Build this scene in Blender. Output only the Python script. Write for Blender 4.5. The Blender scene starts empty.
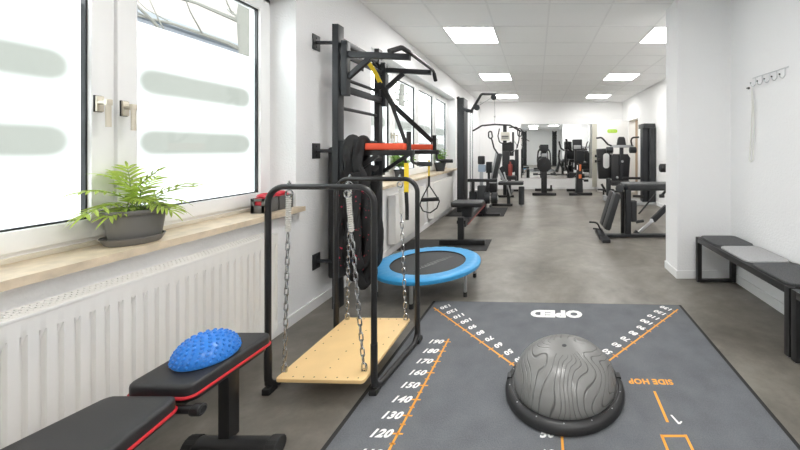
import bpy, bmesh, math, random
from mathutils import Vector, Matrix, Euler
random.seed(7)
R = math.radians
PI = math.pi
sc = bpy.context.scene
COL = sc.collection

# ------------------------------------------------------------------ camera numbers (used to measure)
F, X0, Y0, H = 340.0, 536.0, 149.0, 1.235
def P(px, py, Y):
    return Vector(((px - X0) * Y / F, Y, H - (py - Y0) * Y / F))
def G(px, py, z=0.0):
    Y = (H - z) * F / (py - Y0)
    return Vector(((px - X0) * Y / F, Y, z))

# ------------------------------------------------------------------ materials
def mat(name, col, rough=0.5, metal=0.0, var=0.0, vscale=8.0, bump=0.0, bscale=60.0, spec=0.5, coat=0.0, detail=4.0):
    m = bpy.data.materials.new(name)
    m.use_nodes = True
    nt = m.node_tree
    b = nt.nodes['Principled BSDF']
    b.inputs['Base Color'].default_value = (*col, 1)
    b.inputs['Roughness'].default_value = rough
    b.inputs['Metallic'].default_value = metal
    b.inputs['Specular IOR Level'].default_value = spec
    b.inputs['Coat Weight'].default_value = coat
    tc = nt.nodes.new('ShaderNodeTexCoord')
    if var > 0:
        n = nt.nodes.new('ShaderNodeTexNoise')
        n.inputs['Scale'].default_value = vscale
        n.inputs['Detail'].default_value = detail
        nt.links.new(tc.outputs['Object'], n.inputs['Vector'])
        r = nt.nodes.new('ShaderNodeValToRGB')
        r.color_ramp.elements[0].position = 0.3
        r.color_ramp.elements[1].position = 0.7
        r.color_ramp.elements[0].color = (*[max(0, c * (1 - var)) for c in col], 1)
        r.color_ramp.elements[1].color = (*[min(1, c * (1 + var)) for c in col], 1)
        nt.links.new(n.outputs['Fac'], r.inputs['Fac'])
        nt.links.new(r.outputs['Color'], b.inputs['Base Color'])
    if bump > 0:
        n2 = nt.nodes.new('ShaderNodeTexNoise')
        n2.inputs['Scale'].default_value = bscale
        n2.inputs['Detail'].default_value = 3
        nt.links.new(tc.outputs['Object'], n2.inputs['Vector'])
        bp = nt.nodes.new('ShaderNodeBump')
        bp.inputs['Strength'].default_value = bump
        bp.inputs['Distance'].default_value = 0.01
        nt.links.new(n2.outputs['Fac'], bp.inputs['Height'])
        nt.links.new(bp.outputs['Normal'], b.inputs['Normal'])
    return m

def emit(name, col, strength):
    m = bpy.data.materials.new(name)
    m.use_nodes = True
    nt = m.node_tree
    nt.nodes.remove(nt.nodes['Principled BSDF'])
    e = nt.nodes.new('ShaderNodeEmission')
    e.inputs['Color'].default_value = (*col, 1)
    e.inputs['Strength'].default_value = strength
    nt.links.new(e.outputs[0], nt.nodes['Material Output'].inputs[0])
    return m

M = {}
M['wall'] = mat('painted_woodchip_wall', (.88, .88, .885), .75, bump=.38, bscale=75, spec=.25)
M['wall_smooth'] = mat('painted_plaster', (.90, .90, .895), .7, bump=.08, bscale=60, spec=.25)
M['baseboard'] = mat('white_skirting', (.86, .86, .86), .4)
M['upvc'] = mat('white_window_plastic', (.94, .94, .935), .3)
M['gasket'] = mat('black_rubber_gasket', (.015, .016, .018), .5)
M['radiator'] = mat('radiator_enamel', (.83, .815, .785), .32)
M['black'] = mat('black_powder_coat', (.013, .013, .014), .42)
M['blackgloss'] = mat('black_tube_enamel', (.018, .018, .019), .3)
M['charcoal'] = mat('charcoal_steel', (0.026, 0.028, 0.031), .45, spec=.35)
M['darkgrey'] = mat('dark_grey_shroud', (0.032, 0.034, 0.036), .5, spec=.35)
M['midgrey'] = mat('mid_grey_frame', (0.036, 0.038, 0.041), .42, spec=.35)
M['rubber'] = mat('black_rubber', (.02, .02, .02), .75, bump=.15, bscale=200)
M['vinyl'] = mat('black_vinyl', (.022, .022, .024), .42, bump=.12, bscale=350)
M['greyvinyl'] = mat('grey_vinyl', (0.036, 0.038, 0.04), .42, spec=.35, bump=.1, bscale=250)
M['redpipe'] = mat('red_piping', (.55, .02, .03), .4)
M['orangepad'] = mat('orange_red_vinyl', (.75, .085, .03), .45)
M['chrome'] = mat('chrome', (.75, .75, .75), .18, metal=1)
M['zinc'] = mat('zinc_plated_steel', (.50, .51, .52), .22, metal=1)
M['alu'] = mat('satin_aluminium', (.62, .63, .64), .35, metal=1)
M['champagne'] = mat('champagne_handle', (.72, .66, .55), .32, metal=.7)
M['sleeve'] = mat('white_spring_sleeve', (.62, .60, .56), .45)
M['ply'] = mat('birch_plywood', (.86, .60, .29), .42, var=.07, vscale=5)
M['plyedge'] = mat('plywood_edge', (.55, .33, .13), .6)
M['hole'] = mat('dark_screw', (.10, .06, .03), .6)
M['blueskirt'] = mat('blue_pvc_skirt', (.045, .33, .66), .35, bump=.25, bscale=30)
M['trampmat'] = mat('trampoline_mat', (.035, .035, .037), .6, bump=.1, bscale=300)
M['printgrey'] = mat('grey_print', (.28, .28, .28), .6)
M['blueball'] = mat('blue_pvc', (.035, .22, .68), .28)
M['yellow'] = mat('yellow_webbing', (.85, .62, .03), .6)
M['webbing'] = mat('black_webbing', (.018, .018, .018), .75)
M['white'] = mat('white_print', (.85, .85, .84), .6)
M['orange'] = mat('orange_print', (.82, .36, .045), .6)
M['bosuring'] = mat('black_platform_plastic', (.022, .022, .023), .42)
M['pot'] = mat('grey_pot_plastic', (.19, .183, .175), .55)
M['darkpot'] = mat('dark_grey_pot', (.035, .037, .04), .5)
M['soil'] = mat('potting_soil', (.03, .02, .012), .95, bump=.6, bscale=90)
M['leaf'] = mat('palm_leaf', (.43, .56, .10), .45, var=.35, vscale=14)
def thin_leaf(m):
    nt = m.node_tree; b = nt.nodes['Principled BSDF']; out = nt.nodes['Material Output']
    tr = nt.nodes.new('ShaderNodeBsdfTranslucent'); mx = nt.nodes.new('ShaderNodeMixShader'); mx.inputs[0].default_value = .35
    src = b.inputs['Base Color'].links[0].from_socket
    nt.links.new(src, tr.inputs[0]); nt.links.new(b.outputs[0], mx.inputs[1]); nt.links.new(tr.outputs[0], mx.inputs[2]); nt.links.new(mx.outputs[0], out.inputs[0])
M['leafdark'] = mat('dark_leaf', (.24, .42, .07), .45, var=.3, vscale=18)
thin_leaf(M['leaf']); thin_leaf(M['leafdark'])
M['stem'] = mat('green_stem', (.16, .26, .06), .5)
M['redplastic'] = mat('red_plastic', (.6, .03, .05), .35)
M['greyplastic'] = mat('grey_box_plastic', (.14, .137, .132), .5)
M['feltdark'] = mat('dark_grey_felt', (.10, .102, .106), .95, var=.35, vscale=160, bump=.4, bscale=220)
M['feltlight'] = mat('light_grey_felt', (.43, .43, .44), .95, var=.2, vscale=160, bump=.4, bscale=220)
M['cream'] = mat('cream_shroud', (.74, .72, .64), .45)
M['cream_trim'] = mat('cream_pilaster', (.62, .60, .52), .6)
M['beige'] = mat('beige_hall_wall', (.46, .37, .28), .8)
M['door'] = mat('white_door', (.84, .84, .82), .4)
M['lime'] = mat('lime_green_sticker', (.42, .68, .04), .5)
M['bluegrey'] = mat('blue_grey_plastic', (.30, .37, .46), .4)
M['silver'] = mat('silver_plastic', (.42, .43, .44), .35, metal=.3)
M['orangeacc'] = mat('orange_accent', (.75, .2, .06), .4)
M['redacc'] = mat('dark_red_plastic', (.28, .05, .04), .45)
M['bark'] = mat('tree_bark', (.125, .12, .105), .9)
M['facade'] = mat('pale_facade', (.19, .20, .22), .9)
M['roof'] = mat('reddish_roof', (.18, .155, .14), .9)
M['facadewin'] = mat('facade_window', (.12, .13, .145), .4)
M['outground'] = mat('pavement', (.3, .3, .3), .9)
M['ceilframe'] = mat('ceiling_grid', (.88, .88, .88), .6)
M['lamp'] = emit('lamp_diffuser', (1.0, .985, .96), 14.0)
M['screen'] = mat('dark_display', (.06, .065, .07), .2)
M['whiteplastic'] = mat('white_plastic', (.8, .8, .79), .4)

# mirror
m = mat('mirror_glass', (.88, .90, .90), .015, metal=1); M['mirror'] = m

# clear glass
def glass_mat():
    m = bpy.data.materials.new('window_glass'); m.use_nodes = True
    nt = m.node_tree; nt.nodes.remove(nt.nodes['Principled BSDF'])
    t = nt.nodes.new('ShaderNodeBsdfTransparent'); t.inputs[0].default_value = (.95, .97, .96, 1)
    g = nt.nodes.new('ShaderNodeBsdfGlossy'); g.inputs['Roughness'].default_value = .02
    lw = nt.nodes.new('ShaderNodeLayerWeight'); lw.inputs['Blend'].default_value = .5
    pw = nt.nodes.new('ShaderNodeMath'); pw.operation = 'POWER'; pw.inputs[1].default_value = 5; nt.links.new(lw.outputs['Facing'], pw.inputs[0])
    fr = nt.nodes.new('ShaderNodeMath'); fr.operation = 'MULTIPLY_ADD'; fr.inputs[1].default_value = .6; fr.inputs[2].default_value = .02; nt.links.new(pw.outputs[0], fr.inputs[0])
    mx = nt.nodes.new('ShaderNodeMixShader')
    nt.links.new(fr.outputs[0], mx.inputs[0]); nt.links.new(t.outputs[0], mx.inputs[1]); nt.links.new(g.outputs[0], mx.inputs[2])
    nt.links.new(mx.outputs[0], nt.nodes['Material Output'].inputs[0])
    return m
M['glass'] = glass_mat()

# frosted film with soft rounded bands of a thinner, greenish frost
def film_mat(ycent, halfw):
    m = bpy.data.materials.new('frosted_film'); m.use_nodes = True
    nt = m.node_tree; nt.nodes.remove(nt.nodes['Principled BSDF'])
    N = nt.nodes.new; L = nt.links.new
    geo = N('ShaderNodeNewGeometry'); sep = N('ShaderNodeSeparateXYZ'); L(geo.outputs['Position'], sep.inputs[0])
    def math_(op, a, b=None, clamp=False):
        n = N('ShaderNodeMath'); n.operation = op; n.use_clamp = clamp
        for i, v in enumerate((a, b)):
            if v is None: continue
            if isinstance(v, (int, float)): n.inputs[i].default_value = v
            else: L(v, n.inputs[i])
        return n.outputs[0]
    dy = math_('MAXIMUM', math_('SUBTRACT', math_('ABSOLUTE', math_('SUBTRACT', sep.outputs[1], ycent)), halfw), 0)
    tot = None
    for zc in (1.572, 1.268, .60):
        dz = math_('SUBTRACT', sep.outputs[2], zc)
        d = math_('SQRT', math_('ADD', math_('MULTIPLY', dy, dy), math_('MULTIPLY', dz, dz)))
        s = math_('DIVIDE', math_('SUBTRACT', .098, d), .05, True)
        tot = s if tot is None else math_('MAXIMUM', tot, s)
    ramp = N('ShaderNodeMix'); ramp.data_type = 'RGBA'
    ramp.inputs[6].default_value = (.93, .94, .94, 1); ramp.inputs[7].default_value = (.485, .485, .462, 1)
    L(tot, ramp.inputs[0])
    tr = N('ShaderNodeBsdfTranslucent'); L(ramp.outputs[2], tr.inputs[0])
    df = N('ShaderNodeBsdfDiffuse'); df.inputs[0].default_value = (.5, .5, .5, 1)
    mx = N('ShaderNodeMixShader'); mx.inputs[0].default_value = .12
    L(tr.outputs[0], mx.inputs[1]); L(df.outputs[0], mx.inputs[2])
    L(mx.outputs[0], nt.nodes['Material Output'].inputs[0])
    return m

# floor
def floor_mat():
    m = mat('stone_look_vinyl', (.2, .19, .17), .38)
    nt = m.node_tree; b = nt.nodes['Principled BSDF']; N = nt.nodes.new; L = nt.links.new
    tc = N('ShaderNodeTexCoord')
    n1 = N('ShaderNodeTexNoise'); n1.inputs['Scale'].default_value = 1.6; n1.inputs['Detail'].default_value = 8; n1.inputs['Roughness'].default_value = .62; n1.inputs['Distortion'].default_value = .6
    L(tc.outputs['Object'], n1.inputs['Vector'])
    n2 = N('ShaderNodeTexNoise'); n2.inputs['Scale'].default_value = 9; n2.inputs['Detail'].default_value = 6; n2.inputs['Roughness'].default_value = .7
    L(tc.outputs['Object'], n2.inputs['Vector'])
    mx = N('ShaderNodeMix'); mx.data_type = 'FLOAT'; mx.inputs[0].default_value = .35
    L(n1.outputs['Fac'], mx.inputs[2]); L(n2.outputs['Fac'], mx.inputs[3])
    r = N('ShaderNodeValToRGB')
    e = r.color_ramp.elements
    e[0].position = .34; e[0].color = (.100, .089, .074, 1)
    e[1].position = .66; e[1].color = (.268, .248, .216, 1)
    k = e.new(.5); k.color = (.174, .159, .137, 1)
    L(mx.outputs[0], r.inputs[0]); L(r.outputs[0], b.inputs['Base Color'])
    rr = N('ShaderNodeMapRange'); rr.inputs[3].default_value = .30; rr.inputs[4].default_value = .46
    L(n2.outputs['Fac'], rr.inputs[0]); L(rr.outputs[0], b.inputs['Roughness'])
    return m
M['floor'] = floor_mat()

def matfabric():
    m = mat('grey_mat_pile', (.095, .10, .108), .95, spec=.15)
    nt = m.node_tree; b = nt.nodes['Principled BSDF']; N = nt.nodes.new; L = nt.links.new
    tc = N('ShaderNodeTexCoord')
    n1 = N('ShaderNodeTexNoise'); n1.inputs['Scale'].default_value = 180; n1.inputs['Detail'].default_value = 3
    n2 = N('ShaderNodeTexNoise'); n2.inputs['Scale'].default_value = 7; n2.inputs['Detail'].default_value = 5
    for n in (n1, n2): L(tc.outputs['Object'], n.inputs['Vector'])
    mx = N('ShaderNodeMix'); mx.data_type = 'FLOAT'; mx.inputs[0].default_value = .45
    L(n1.outputs['Fac'], mx.inputs[2]); L(n2.outputs['Fac'], mx.inputs[3])
    r = N('ShaderNodeValToRGB'); e = r.color_ramp.elements
    e[0].position = .3; e[0].color = (.115, .121, .131, 1); e[1].position = .7; e[1].color = (.182, .190, .203, 1)
    L(mx.outputs[0], r.inputs[0]); L(r.outputs[0], b.inputs['Base Color'])
    bp = N('ShaderNodeBump'); bp.inputs['Strength'].default_value = .4; bp.inputs['Distance'].default_value = .004
    L(n1.outputs['Fac'], bp.inputs['Height']); L(bp.outputs[0], b.inputs['Normal'])
    return m
M['exmat'] = matfabric()

def bosu_mat():
    m = mat('grooved_grey_pvc', (.15, .15, .148), .30)
    nt = m.node_tree; b = nt.nodes['Principled BSDF']; N = nt.nodes.new; L = nt.links.new
    tc = N('ShaderNodeTexCoord')
    n1 = N('ShaderNodeTexNoise'); n1.inputs['Scale'].default_value = 4.6; n1.inputs['Detail'].default_value = 0.3; n1.inputs['Distortion'].default_value = .5
    L(tc.outputs['Object'], n1.inputs['Vector'])
    sx = N('ShaderNodeSeparateXYZ'); L(tc.outputs['Object'], sx.inputs[0])
    mx0 = N('ShaderNodeMath'); mx0.operation = 'MULTIPLY'; mx0.inputs[1].default_value = 26; L(sx.outputs[0], mx0.inputs[0])
    mu = N('ShaderNodeMath'); mu.operation = 'MULTIPLY_ADD'; mu.inputs[1].default_value = 9
    L(n1.outputs['Fac'], mu.inputs[0]); L(mx0.outputs[0], mu.inputs[2])
    fr = N('ShaderNodeMath'); fr.operation = 'PINGPONG'; fr.inputs[1].default_value = .5
    L(mu.outputs[0], fr.inputs[0])
    r = N('ShaderNodeValToRGB'); e = r.color_ramp.elements
    e[0].position = .0; e[0].color = (0, 0, 0, 1); e[1].position = .10; e[1].color = (1, 1, 1, 1)
    L(fr.outputs[0], r.inputs[0])
    # the smooth cap on top carries no grooves
    sep = N('ShaderNodeSeparateXYZ'); L(tc.outputs['Object'], sep.inputs[0])
    gt = N('ShaderNodeMath'); gt.operation = 'GREATER_THAN'; gt.inputs[1].default_value = .2175
    L(sep.outputs[2], gt.inputs[0])
    mxx = N('ShaderNodeMath'); mxx.operation = 'MAXIMUM'; L(r.outputs[0], mxx.inputs[0]); L(gt.outputs[0], mxx.inputs[1])
    c = N('ShaderNodeMix'); c.data_type = 'RGBA'; c.inputs[6].default_value = (.075, .075, .074, 1); c.inputs[7].default_value = (.205, .203, .198, 1)
    L(mxx.outputs[0], c.inputs[0]); L(c.outputs[2], b.inputs['Base Color'])
    bp = N('ShaderNodeBump'); bp.inputs['Strength'].default_value = .6; bp.inputs['Distance'].default_value = .004
    L(mxx.outputs[0], bp.inputs['Height']); L(bp.outputs[0], b.inputs['Normal'])
    return m
M['bosu'] = bosu_mat()

def rope_mat():
    m = mat('black_rope_with_red_tracer', (.02, .02, .021), .85)
    nt = m.node_tree; b = nt.nodes['Principled BSDF']; N = nt.nodes.new; L = nt.links.new
    tc = N('ShaderNodeTexCoord')
    n1 = N('ShaderNodeTexNoise'); n1.inputs['Scale'].default_value = 45; n1.inputs['Detail'].default_value = 1
    L(tc.outputs['Object'], n1.inputs['Vector'])
    r = N('ShaderNodeValToRGB'); e = r.color_ramp.elements
    e[0].position = .69; e[0].color = (.015, .015, .016, 1); e[1].position = .71; e[1].color = (.5, .03, .07, 1)
    L(n1.outputs['Fac'], r.inputs[0]); L(r.outputs[0], b.inputs['Base Color'])
    return m
M['redrope'] = rope_mat()
M['rope'] = mat('black_braided_rope', (.02, .02, .021), .85, bump=.3, bscale=120)

def ceil_mat():
    m = mat('mineral_ceiling_tile', (.96, .96, .955), .85, bump=.05, bscale=200, spec=.2)
    nt = m.node_tree; b = nt.nodes['Principled BSDF']; N = nt.nodes.new; L = nt.links.new
    return m
M['ceiling'] = ceil_mat()

# ------------------------------------------------------------------ mesh builder
class MB:
    def __init__(s): s.bm = bmesh.new()
    def _xf(s, verts, mtx): bmesh.ops.transform(s.bm, matrix=mtx, verts=verts)
    def box(s, x0, x1, y0, y1, z0, z1, bev=0.0, rot=None, seg=2):
        c = Vector(((x0+x1)/2, (y0+y1)/2, (z0+z1)/2))
        t = bmesh.new()
        bmesh.ops.create_cube(t, size=1)
        bmesh.ops.scale(t, vec=(abs(x1-x0), abs(y1-y0), abs(z1-z0)), verts=t.verts)
        if bev > 0:
            bev = min(bev, .49*min(abs(x1-x0), abs(y1-y0), abs(z1-z0)))
            bmesh.ops.bevel(t, geom=t.edges[:], offset=bev, segments=seg, profile=.6, affect='EDGES')
        mtx = Matrix.Translation(c)
        if rot is not None: mtx = mtx @ Euler(rot).to_matrix().to_4x4()
        bmesh.ops.transform(t, matrix=mtx, verts=t.verts)
        s._add(t); return s
    def _add(s, t):
        me = bpy.data.meshes.new('tmp'); t.to_mesh(me); t.free()
        s.bm.from_mesh(me); bpy.data.meshes.remove(me)
    def beam(s, p0, p1, w, h, bev=.003, up=(0, 0, 1)):
        p0, p1 = Vector(p0), Vector(p1); d = p1-p0; L = d.length; d.normalize()
        u = Vector(up)
        if abs(d.dot(u)) > .97: u = Vector((0, 1, 0))
        sx = d.cross(u).normalized(); uu = sx.cross(d)
        t = bmesh.new(); bmesh.ops.create_cube(t, size=1)
        bmesh.ops.scale(t, vec=(w, L, h), verts=t.verts)
        if bev: bmesh.ops.bevel(t, geom=t.edges[:], offset=min(bev, .4*w, .4*h), segments=2, profile=.6, affect='EDGES')
        m3 = Matrix((sx, d, uu)).transposed()
        bmesh.ops.transform(t, matrix=Matrix.Translation((p0+p1)/2) @ m3.to_4x4(), verts=t.verts)
        s._add(t); return s
    def cyl(s, p0, p1, r, r2=None, seg=20, bev=0.0):
        p0, p1 = Vector(p0), Vector(p1); d = p1-p0; L = d.length
        t = bmesh.new()
        bmesh.ops.create_cone(t, cap_ends=True, segments=seg, radius1=r, radius2=r if r2 is None else r2, depth=L)
        if bev:
            es = [e for e in t.edges if len(e.link_faces) == 2 and any(len(f.verts) > 4 for f in e.link_faces)]
            bmesh.ops.bevel(t, geom=es, offset=bev, segments=3, profile=.6, affect='EDGES')
        q = Vector((0, 0, 1)).rotation_difference(d.normalized())
        bmesh.ops.transform(t, matrix=Matrix.Translation((p0+p1)/2) @ q.to_matrix().to_4x4(), verts=t.verts)
        s._add(t); return s
    def sphere(s, c, r, seg=16, sc_=(1, 1, 1)):
        t = bmesh.new(); bmesh.ops.create_uvsphere(t, u_segments=seg, v_segments=max(6, seg//2), radius=r)
        bmesh.ops.transform(t, matrix=Matrix.Translation(c) @ Matrix.Diagonal((*sc_, 1)), verts=t.verts)
        s._add(t); return s
    def tube(s, pts, r, seg=12, fillet=0.0, closed=False, n=7, flat=None, twist=None):
        pts = [Vector(p) for p in pts]
        if fillet > 0: pts = fil(pts, fillet, n, closed)
        N = len(pts); rings = []
        prev = None
        for i, p in enumerate(pts):
            if closed: t_ = (pts[(i+1) % N]-pts[i-1]).normalized()
            else: t_ = (pts[min(i+1, N-1)]-pts[max(i-1, 0)]).normalized()
            if prev is None:
                a = Vector((0, 0, 1)) if abs(t_.z) < .9 else Vector((1, 0, 0))
                nrm = (a - t_*a.dot(t_)).normalized()
            else:
                nrm = (prev - t_*prev.dot(t_)).normalized()
            prev = nrm; bn = t_.cross(nrm)
            rr = r(i/(N-1)) if callable(r) else r
            ring = []
            for k in range(seg):
                a = 2*PI*k/seg
                u, v = math.cos(a), math.sin(a)
                if flat: u *= flat
                if twist: a2 = a; q = rr*(1+.22*math.cos(3*a2-twist*i)); ring.append(s.bm.verts.new(p+nrm*(q*u)+bn*(q*v))); continue
                ring.append(s.bm.verts.new(p+nrm*(rr*u)+bn*(rr*v)))
            rings.append(ring)
        M_ = N if closed else N-1
        for i in range(M_):
            A, B = rings[i], rings[(i+1) % N]
            for k in range(seg):
                s.bm.faces.new((A[k], A[(k+1) % seg], B[(k+1) % seg], B[k]))
        if not closed:
            s.bm.faces.new(rings[0][::-1]); s.bm.faces.new(rings[-1])
        return s
    def lathe(s, prof, c, seg=32, sx=1, sy=1, cap=True):
        rings = []
        for (r, z) in prof:
            if r < 1e-6: rings.append([s.bm.verts.new((c[0], c[1], c[2]+z))])
            else: rings.append([s.bm.verts.new((c[0]+sx*r*math.cos(2*PI*k/seg), c[1]+sy*r*math.sin(2*PI*k/seg), c[2]+z)) for k in range(seg)])
        for A, B in zip(rings, rings[1:]):
            for k in range(seg):
                k2 = (k+1) % seg
                if len(A) == 1 and len(B) == 1: continue
                if len(A) == 1: s.bm.faces.new((A[0], B[k2], B[k]))
                elif len(B) == 1: s.bm.faces.new((A[k], A[k2], B[0]))
                else: s.bm.faces.new((A[k], A[k2], B[k2], B[k]))
        return s
    def poly(s, pts, thick, bev=0.0, axis=(0, 0, 1)):
        """a flat outline given its thickness along axis"""
        t = bmesh.new()
        ax = Vector(axis)*thick
        lo = [t.verts.new(Vector(p)) for p in pts]; hi = [t.verts.new(Vector(p)+ax) for p in pts]
        n = len(pts)
        t.faces.new(lo[::-1]); top = t.faces.new(hi)
        for k in range(n): t.faces.new((lo[k], lo[(k+1) % n], hi[(k+1) % n], hi[k]))
        bmesh.ops.recalc_face_normals(t, faces=t.faces)
        if bev:
            es = [e for e in t.edges if any(len(f.verts) == n for f in e.link_faces)] if n > 4 else t.edges[:]
            bmesh.ops.bevel(t, geom=es, offset=bev, segments=3, profile=.55, affect='EDGES')
        s._add(t); return s
    def pad(s, c, w, l, h, r, bev, rot=(0, 0, 0)):
        """upholstered pad, rounded outline, w along x, l along y, centre c"""
        pts = rrect(w, l, r)
        t = MB(); t.poly([(x, y, -h/2) for x, y in pts], h, bev)
        me = bpy.data.meshes.new('tmp'); t.bm.to_mesh(me); t.bm.free()
        me.transform(Matrix.Translation(c) @ Euler(rot).to_matrix().to_4x4())
        s.bm.from_mesh(me); bpy.data.meshes.remove(me); return s
    def plane(s, pts):
        s.bm.faces.new([s.bm.verts.new(Vector(p)) for p in pts]); return s
    def xform(s, mtx):
        bmesh.ops.transform(s.bm, matrix=mtx, verts=s.bm.verts); return s
    def text(s, string, c, ang, w, h, z, shear=0.0, off=.018):
        """printed lettering centred on c, reading direction ang"""
        cu = bpy.data.curves.new('t', 'FONT'); cu.body = string; cu.size = 1; cu.offset = off; cu.shear = shear
        cu.space_character = 1.08
        cu.resolution_u = 3
        o = bpy.data.objects.new('t', cu); COL.objects.link(o)
        dg = bpy.context.evaluated_depsgraph_get()
        me = bpy.data.meshes.new_from_object(o.evaluated_get(dg))
        bpy.data.objects.remove(o); bpy.data.curves.remove(cu)
        xs = [v.co.x for v in me.vertices]; ys = [v.co.y for v in me.vertices]
        cx, cy = (min(xs)+max(xs))/2, (min(ys)+max(ys))/2
        S = Matrix.Diagonal((w/(max(xs)-min(xs)), h/(max(ys)-min(ys)), 1, 1))
        me.transform(Matrix.Translation((c[0], c[1], z)) @ Matrix.Rotation(ang, 4, 'Z') @ S @ Matrix.Translation((-cx, -cy, 0)))
        s.bm.from_mesh(me); bpy.data.meshes.remove(me); return s
    def build(s, name, m, parent=None, smooth=True, loc=None):
        bmesh.ops.recalc_face_normals(s.bm, faces=s.bm.faces)
        me = bpy.data.meshes.new(name)
        base = Vector((0, 0, 0))
        if parent is not None: base = WORLD[parent.name]
        elif loc is not None: base = Vector(loc)
        elif len(s.bm.verts):
            xs = [v.co.x for v in s.bm.verts]; ys = [v.co.y for v in s.bm.verts]; zs = [v.co.z for v in s.bm.verts]
            base = Vector(((min(xs)+max(xs))/2, (min(ys)+max(ys))/2, min(zs)))
        bmesh.ops.translate(s.bm, vec=-base, verts=s.bm.verts)
        if smooth:
            for f in s.bm.faces: f.smooth = True
            for e in s.bm.edges:
                if len(e.link_faces) == 2 and e.calc_face_angle(0) > R(38): e.smooth = False
        s.bm.to_mesh(me); s.bm.free()
        me.materials.append(m if not isinstance(m, str) else M[m])
        o = bpy.data.objects.new(name, me); COL.objects.link(o)
        if parent is not None:
            o.parent = parent; WORLD[o.name] = base
        else:
            o.location = base; WORLD[o.name] = base
        return o
WORLD = {}

def fil(pts, r, n=7, closed=False):
    out = []; N = len(pts)
    for i, p in enumerate(pts):
        if not closed and i in (0, N-1): out.append(p); continue
        a, b = pts[i-1], pts[(i+1) % N]
        da, db = (a-p), (b-p)
        ang = da.angle(db, PI)
        if ang > R(176): out.append(p); continue
        d = min(r/math.tan(ang/2), .49*da.length, .49*db.length)
        pa, pb = p+da.normalized()*d, p+db.normalized()*d
        for k in range(n+1):
            t = k/n
            # circular-ish arc through a rational quadratic
            w = math.sin(ang/2)
            q = ((1-t)**2*pa + 2*w*t*(1-t)*p + t*t*pb)/((1-t)**2+2*w*t*(1-t)+t*t)
            out.append(q)
    return out
def rrect(w, l, r, n=6):
    out = []
    for cx, cy, a0 in ((w/2-r, l/2-r, 0), (-w/2+r, l/2-r, 90), (-w/2+r, -l/2+r, 180), (w/2-r, -l/2+r, 270)):
        for k in range(n+1):
            a = R(a0+90*k/n); out.append((cx+r*math.cos(a), cy+r*math.sin(a)))
    return out

def tag(o, label, cat, group=None):
    o['label'] = label; o['category'] = cat
    if group: o['group'] = group
    return o
def struct(o): o['kind'] = 'structure'; return o
def thing(name, loc, label, cat, group=None):
    o = bpy.data.objects.new(name, None); COL.objects.link(o)
    o.location = loc; o.empty_display_size = .1
    WORLD[o.name] = Vector(loc)
    return tag(o, label, cat, group)
def copy_tree(root, loc, label, rotz=None):
    r = root.copy(); COL.objects.link(r); r.location = loc; r['label'] = label
    if rotz is not None: r.rotation_euler.z = rotz
    def rec(src, dst):
        for ch in list(src.children):
            c = ch.copy(); COL.objects.link(c); c.parent = dst; rec(ch, c)
    rec(root, r); return r

# ------------------------------------------------------------------ the room
XL, XR, XRF, YB, YF, ZC = -1.72, 1.86, 2.66, -5.2, 10.45, 2.68
WT = .32                                                     # outer wall thickness
YS = 3.25                                                    # front face of the wall stub
b = MB().box(XL-WT, XRF+1.7, YB-.2, YF+.2, -.12, 0); struct(b.build('floor', 'floor', loc=(0, 0, 0)))
b = MB().box(XL-WT, XRF+1.7, YB-.2, YF+.2, ZC, ZC+.12)
ceil = struct(b.build('ceiling', 'ceiling', loc=(0, 0, 0)))
# grid of the suspended ceiling
b = MB()
TX0, TY0, TS = -.49, 4.0, .625
k = -3
for k in range(-2, 6):
    x = TX0+TS*k
    if XL < x < XRF: b.box(x-.010, x+.010, YB, YF, ZC-.0035, ZC+.001)
for k in range(-15, 11):
    y = TY0+TS*k
    if YB < y < YF: b.box(XL, XRF, y-.010, y+.010, ZC-.0034, ZC+.001)
b.build('ceiling_grid', 'ceilframe', ceil)

# left wall with its window openings
ZS = .79                                                     # masonry top under the sill
ZT = 2.30                                                    # head of the openings
W1 = (.62, 2.437); W2 = (3.55, 7.25); W0 = (-3.6, -.9)
b = MB()
b.box(XL-WT, XL, YB-.2, YF+.2, 0, ZS); b.box(XL-WT, XL, YB-.2, YF+.2, ZT, ZC)
for y0, y1 in ((YB-.2, W0[0]), (W0[1], W1[0]), (W1[1], W2[0]), (W2[1], YF+.2)): b.box(XL-WT, XL, y0, y1, ZS, ZT)
struct(b.build('wall_left', 'wall', loc=(0, 0, 0), smooth=False))
struct(MB().box(XL, XRF+.2, YF, YF+.2, 0, ZC).build('wall_far', 'wall_smooth', loc=(0, 0, 0), smooth=False))
struct(MB().box(XL, XR+.2, YB-.2, YB, 0, ZC).build('wall_back', 'wall_smooth', loc=(0, 0, 0), smooth=False))
struct(MB().box(XR, XR+.2, YB, YS, 0, ZC).build('wall_right', 'wall', loc=(0, 0, 0), smooth=False))
# stub wall that steps out at the end of the near room
struct(MB().box(1.352, XRF+.2, YS, YS+.29, 0, ZC).build('wall_stub', 'wall', loc=(0, 0, 0), smooth=False))
DY0, DY1, DZ = 8.83, 9.72, 2.06
b = MB(); b.box(XRF, XRF+.16, YS+.29, DY0, 0, ZC); b.box(XRF, XRF+.16, DY1, YF, 0, ZC); b.box(XRF, XRF+.16, DY0, DY1, DZ, ZC)
struct(b.build('wall_far_right', 'wall_smooth', loc=(0, 0, 0), smooth=False))
# corridor seen through the doorway
b = MB(); b.box(XRF+1.5, XRF+1.6, DY0-1.2, DY1+.8, 0, ZC); b.box(XRF+.16, XRF+1.6, DY1+.7, DY1+.8, 0, ZC); b.box(XRF+.16, XRF+1.6, DY0-1.3, DY0-1.2, 0, ZC)
struct(b.build('wall_corridor', 'beige', loc=(0, 0, 0), smooth=False))
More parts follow.
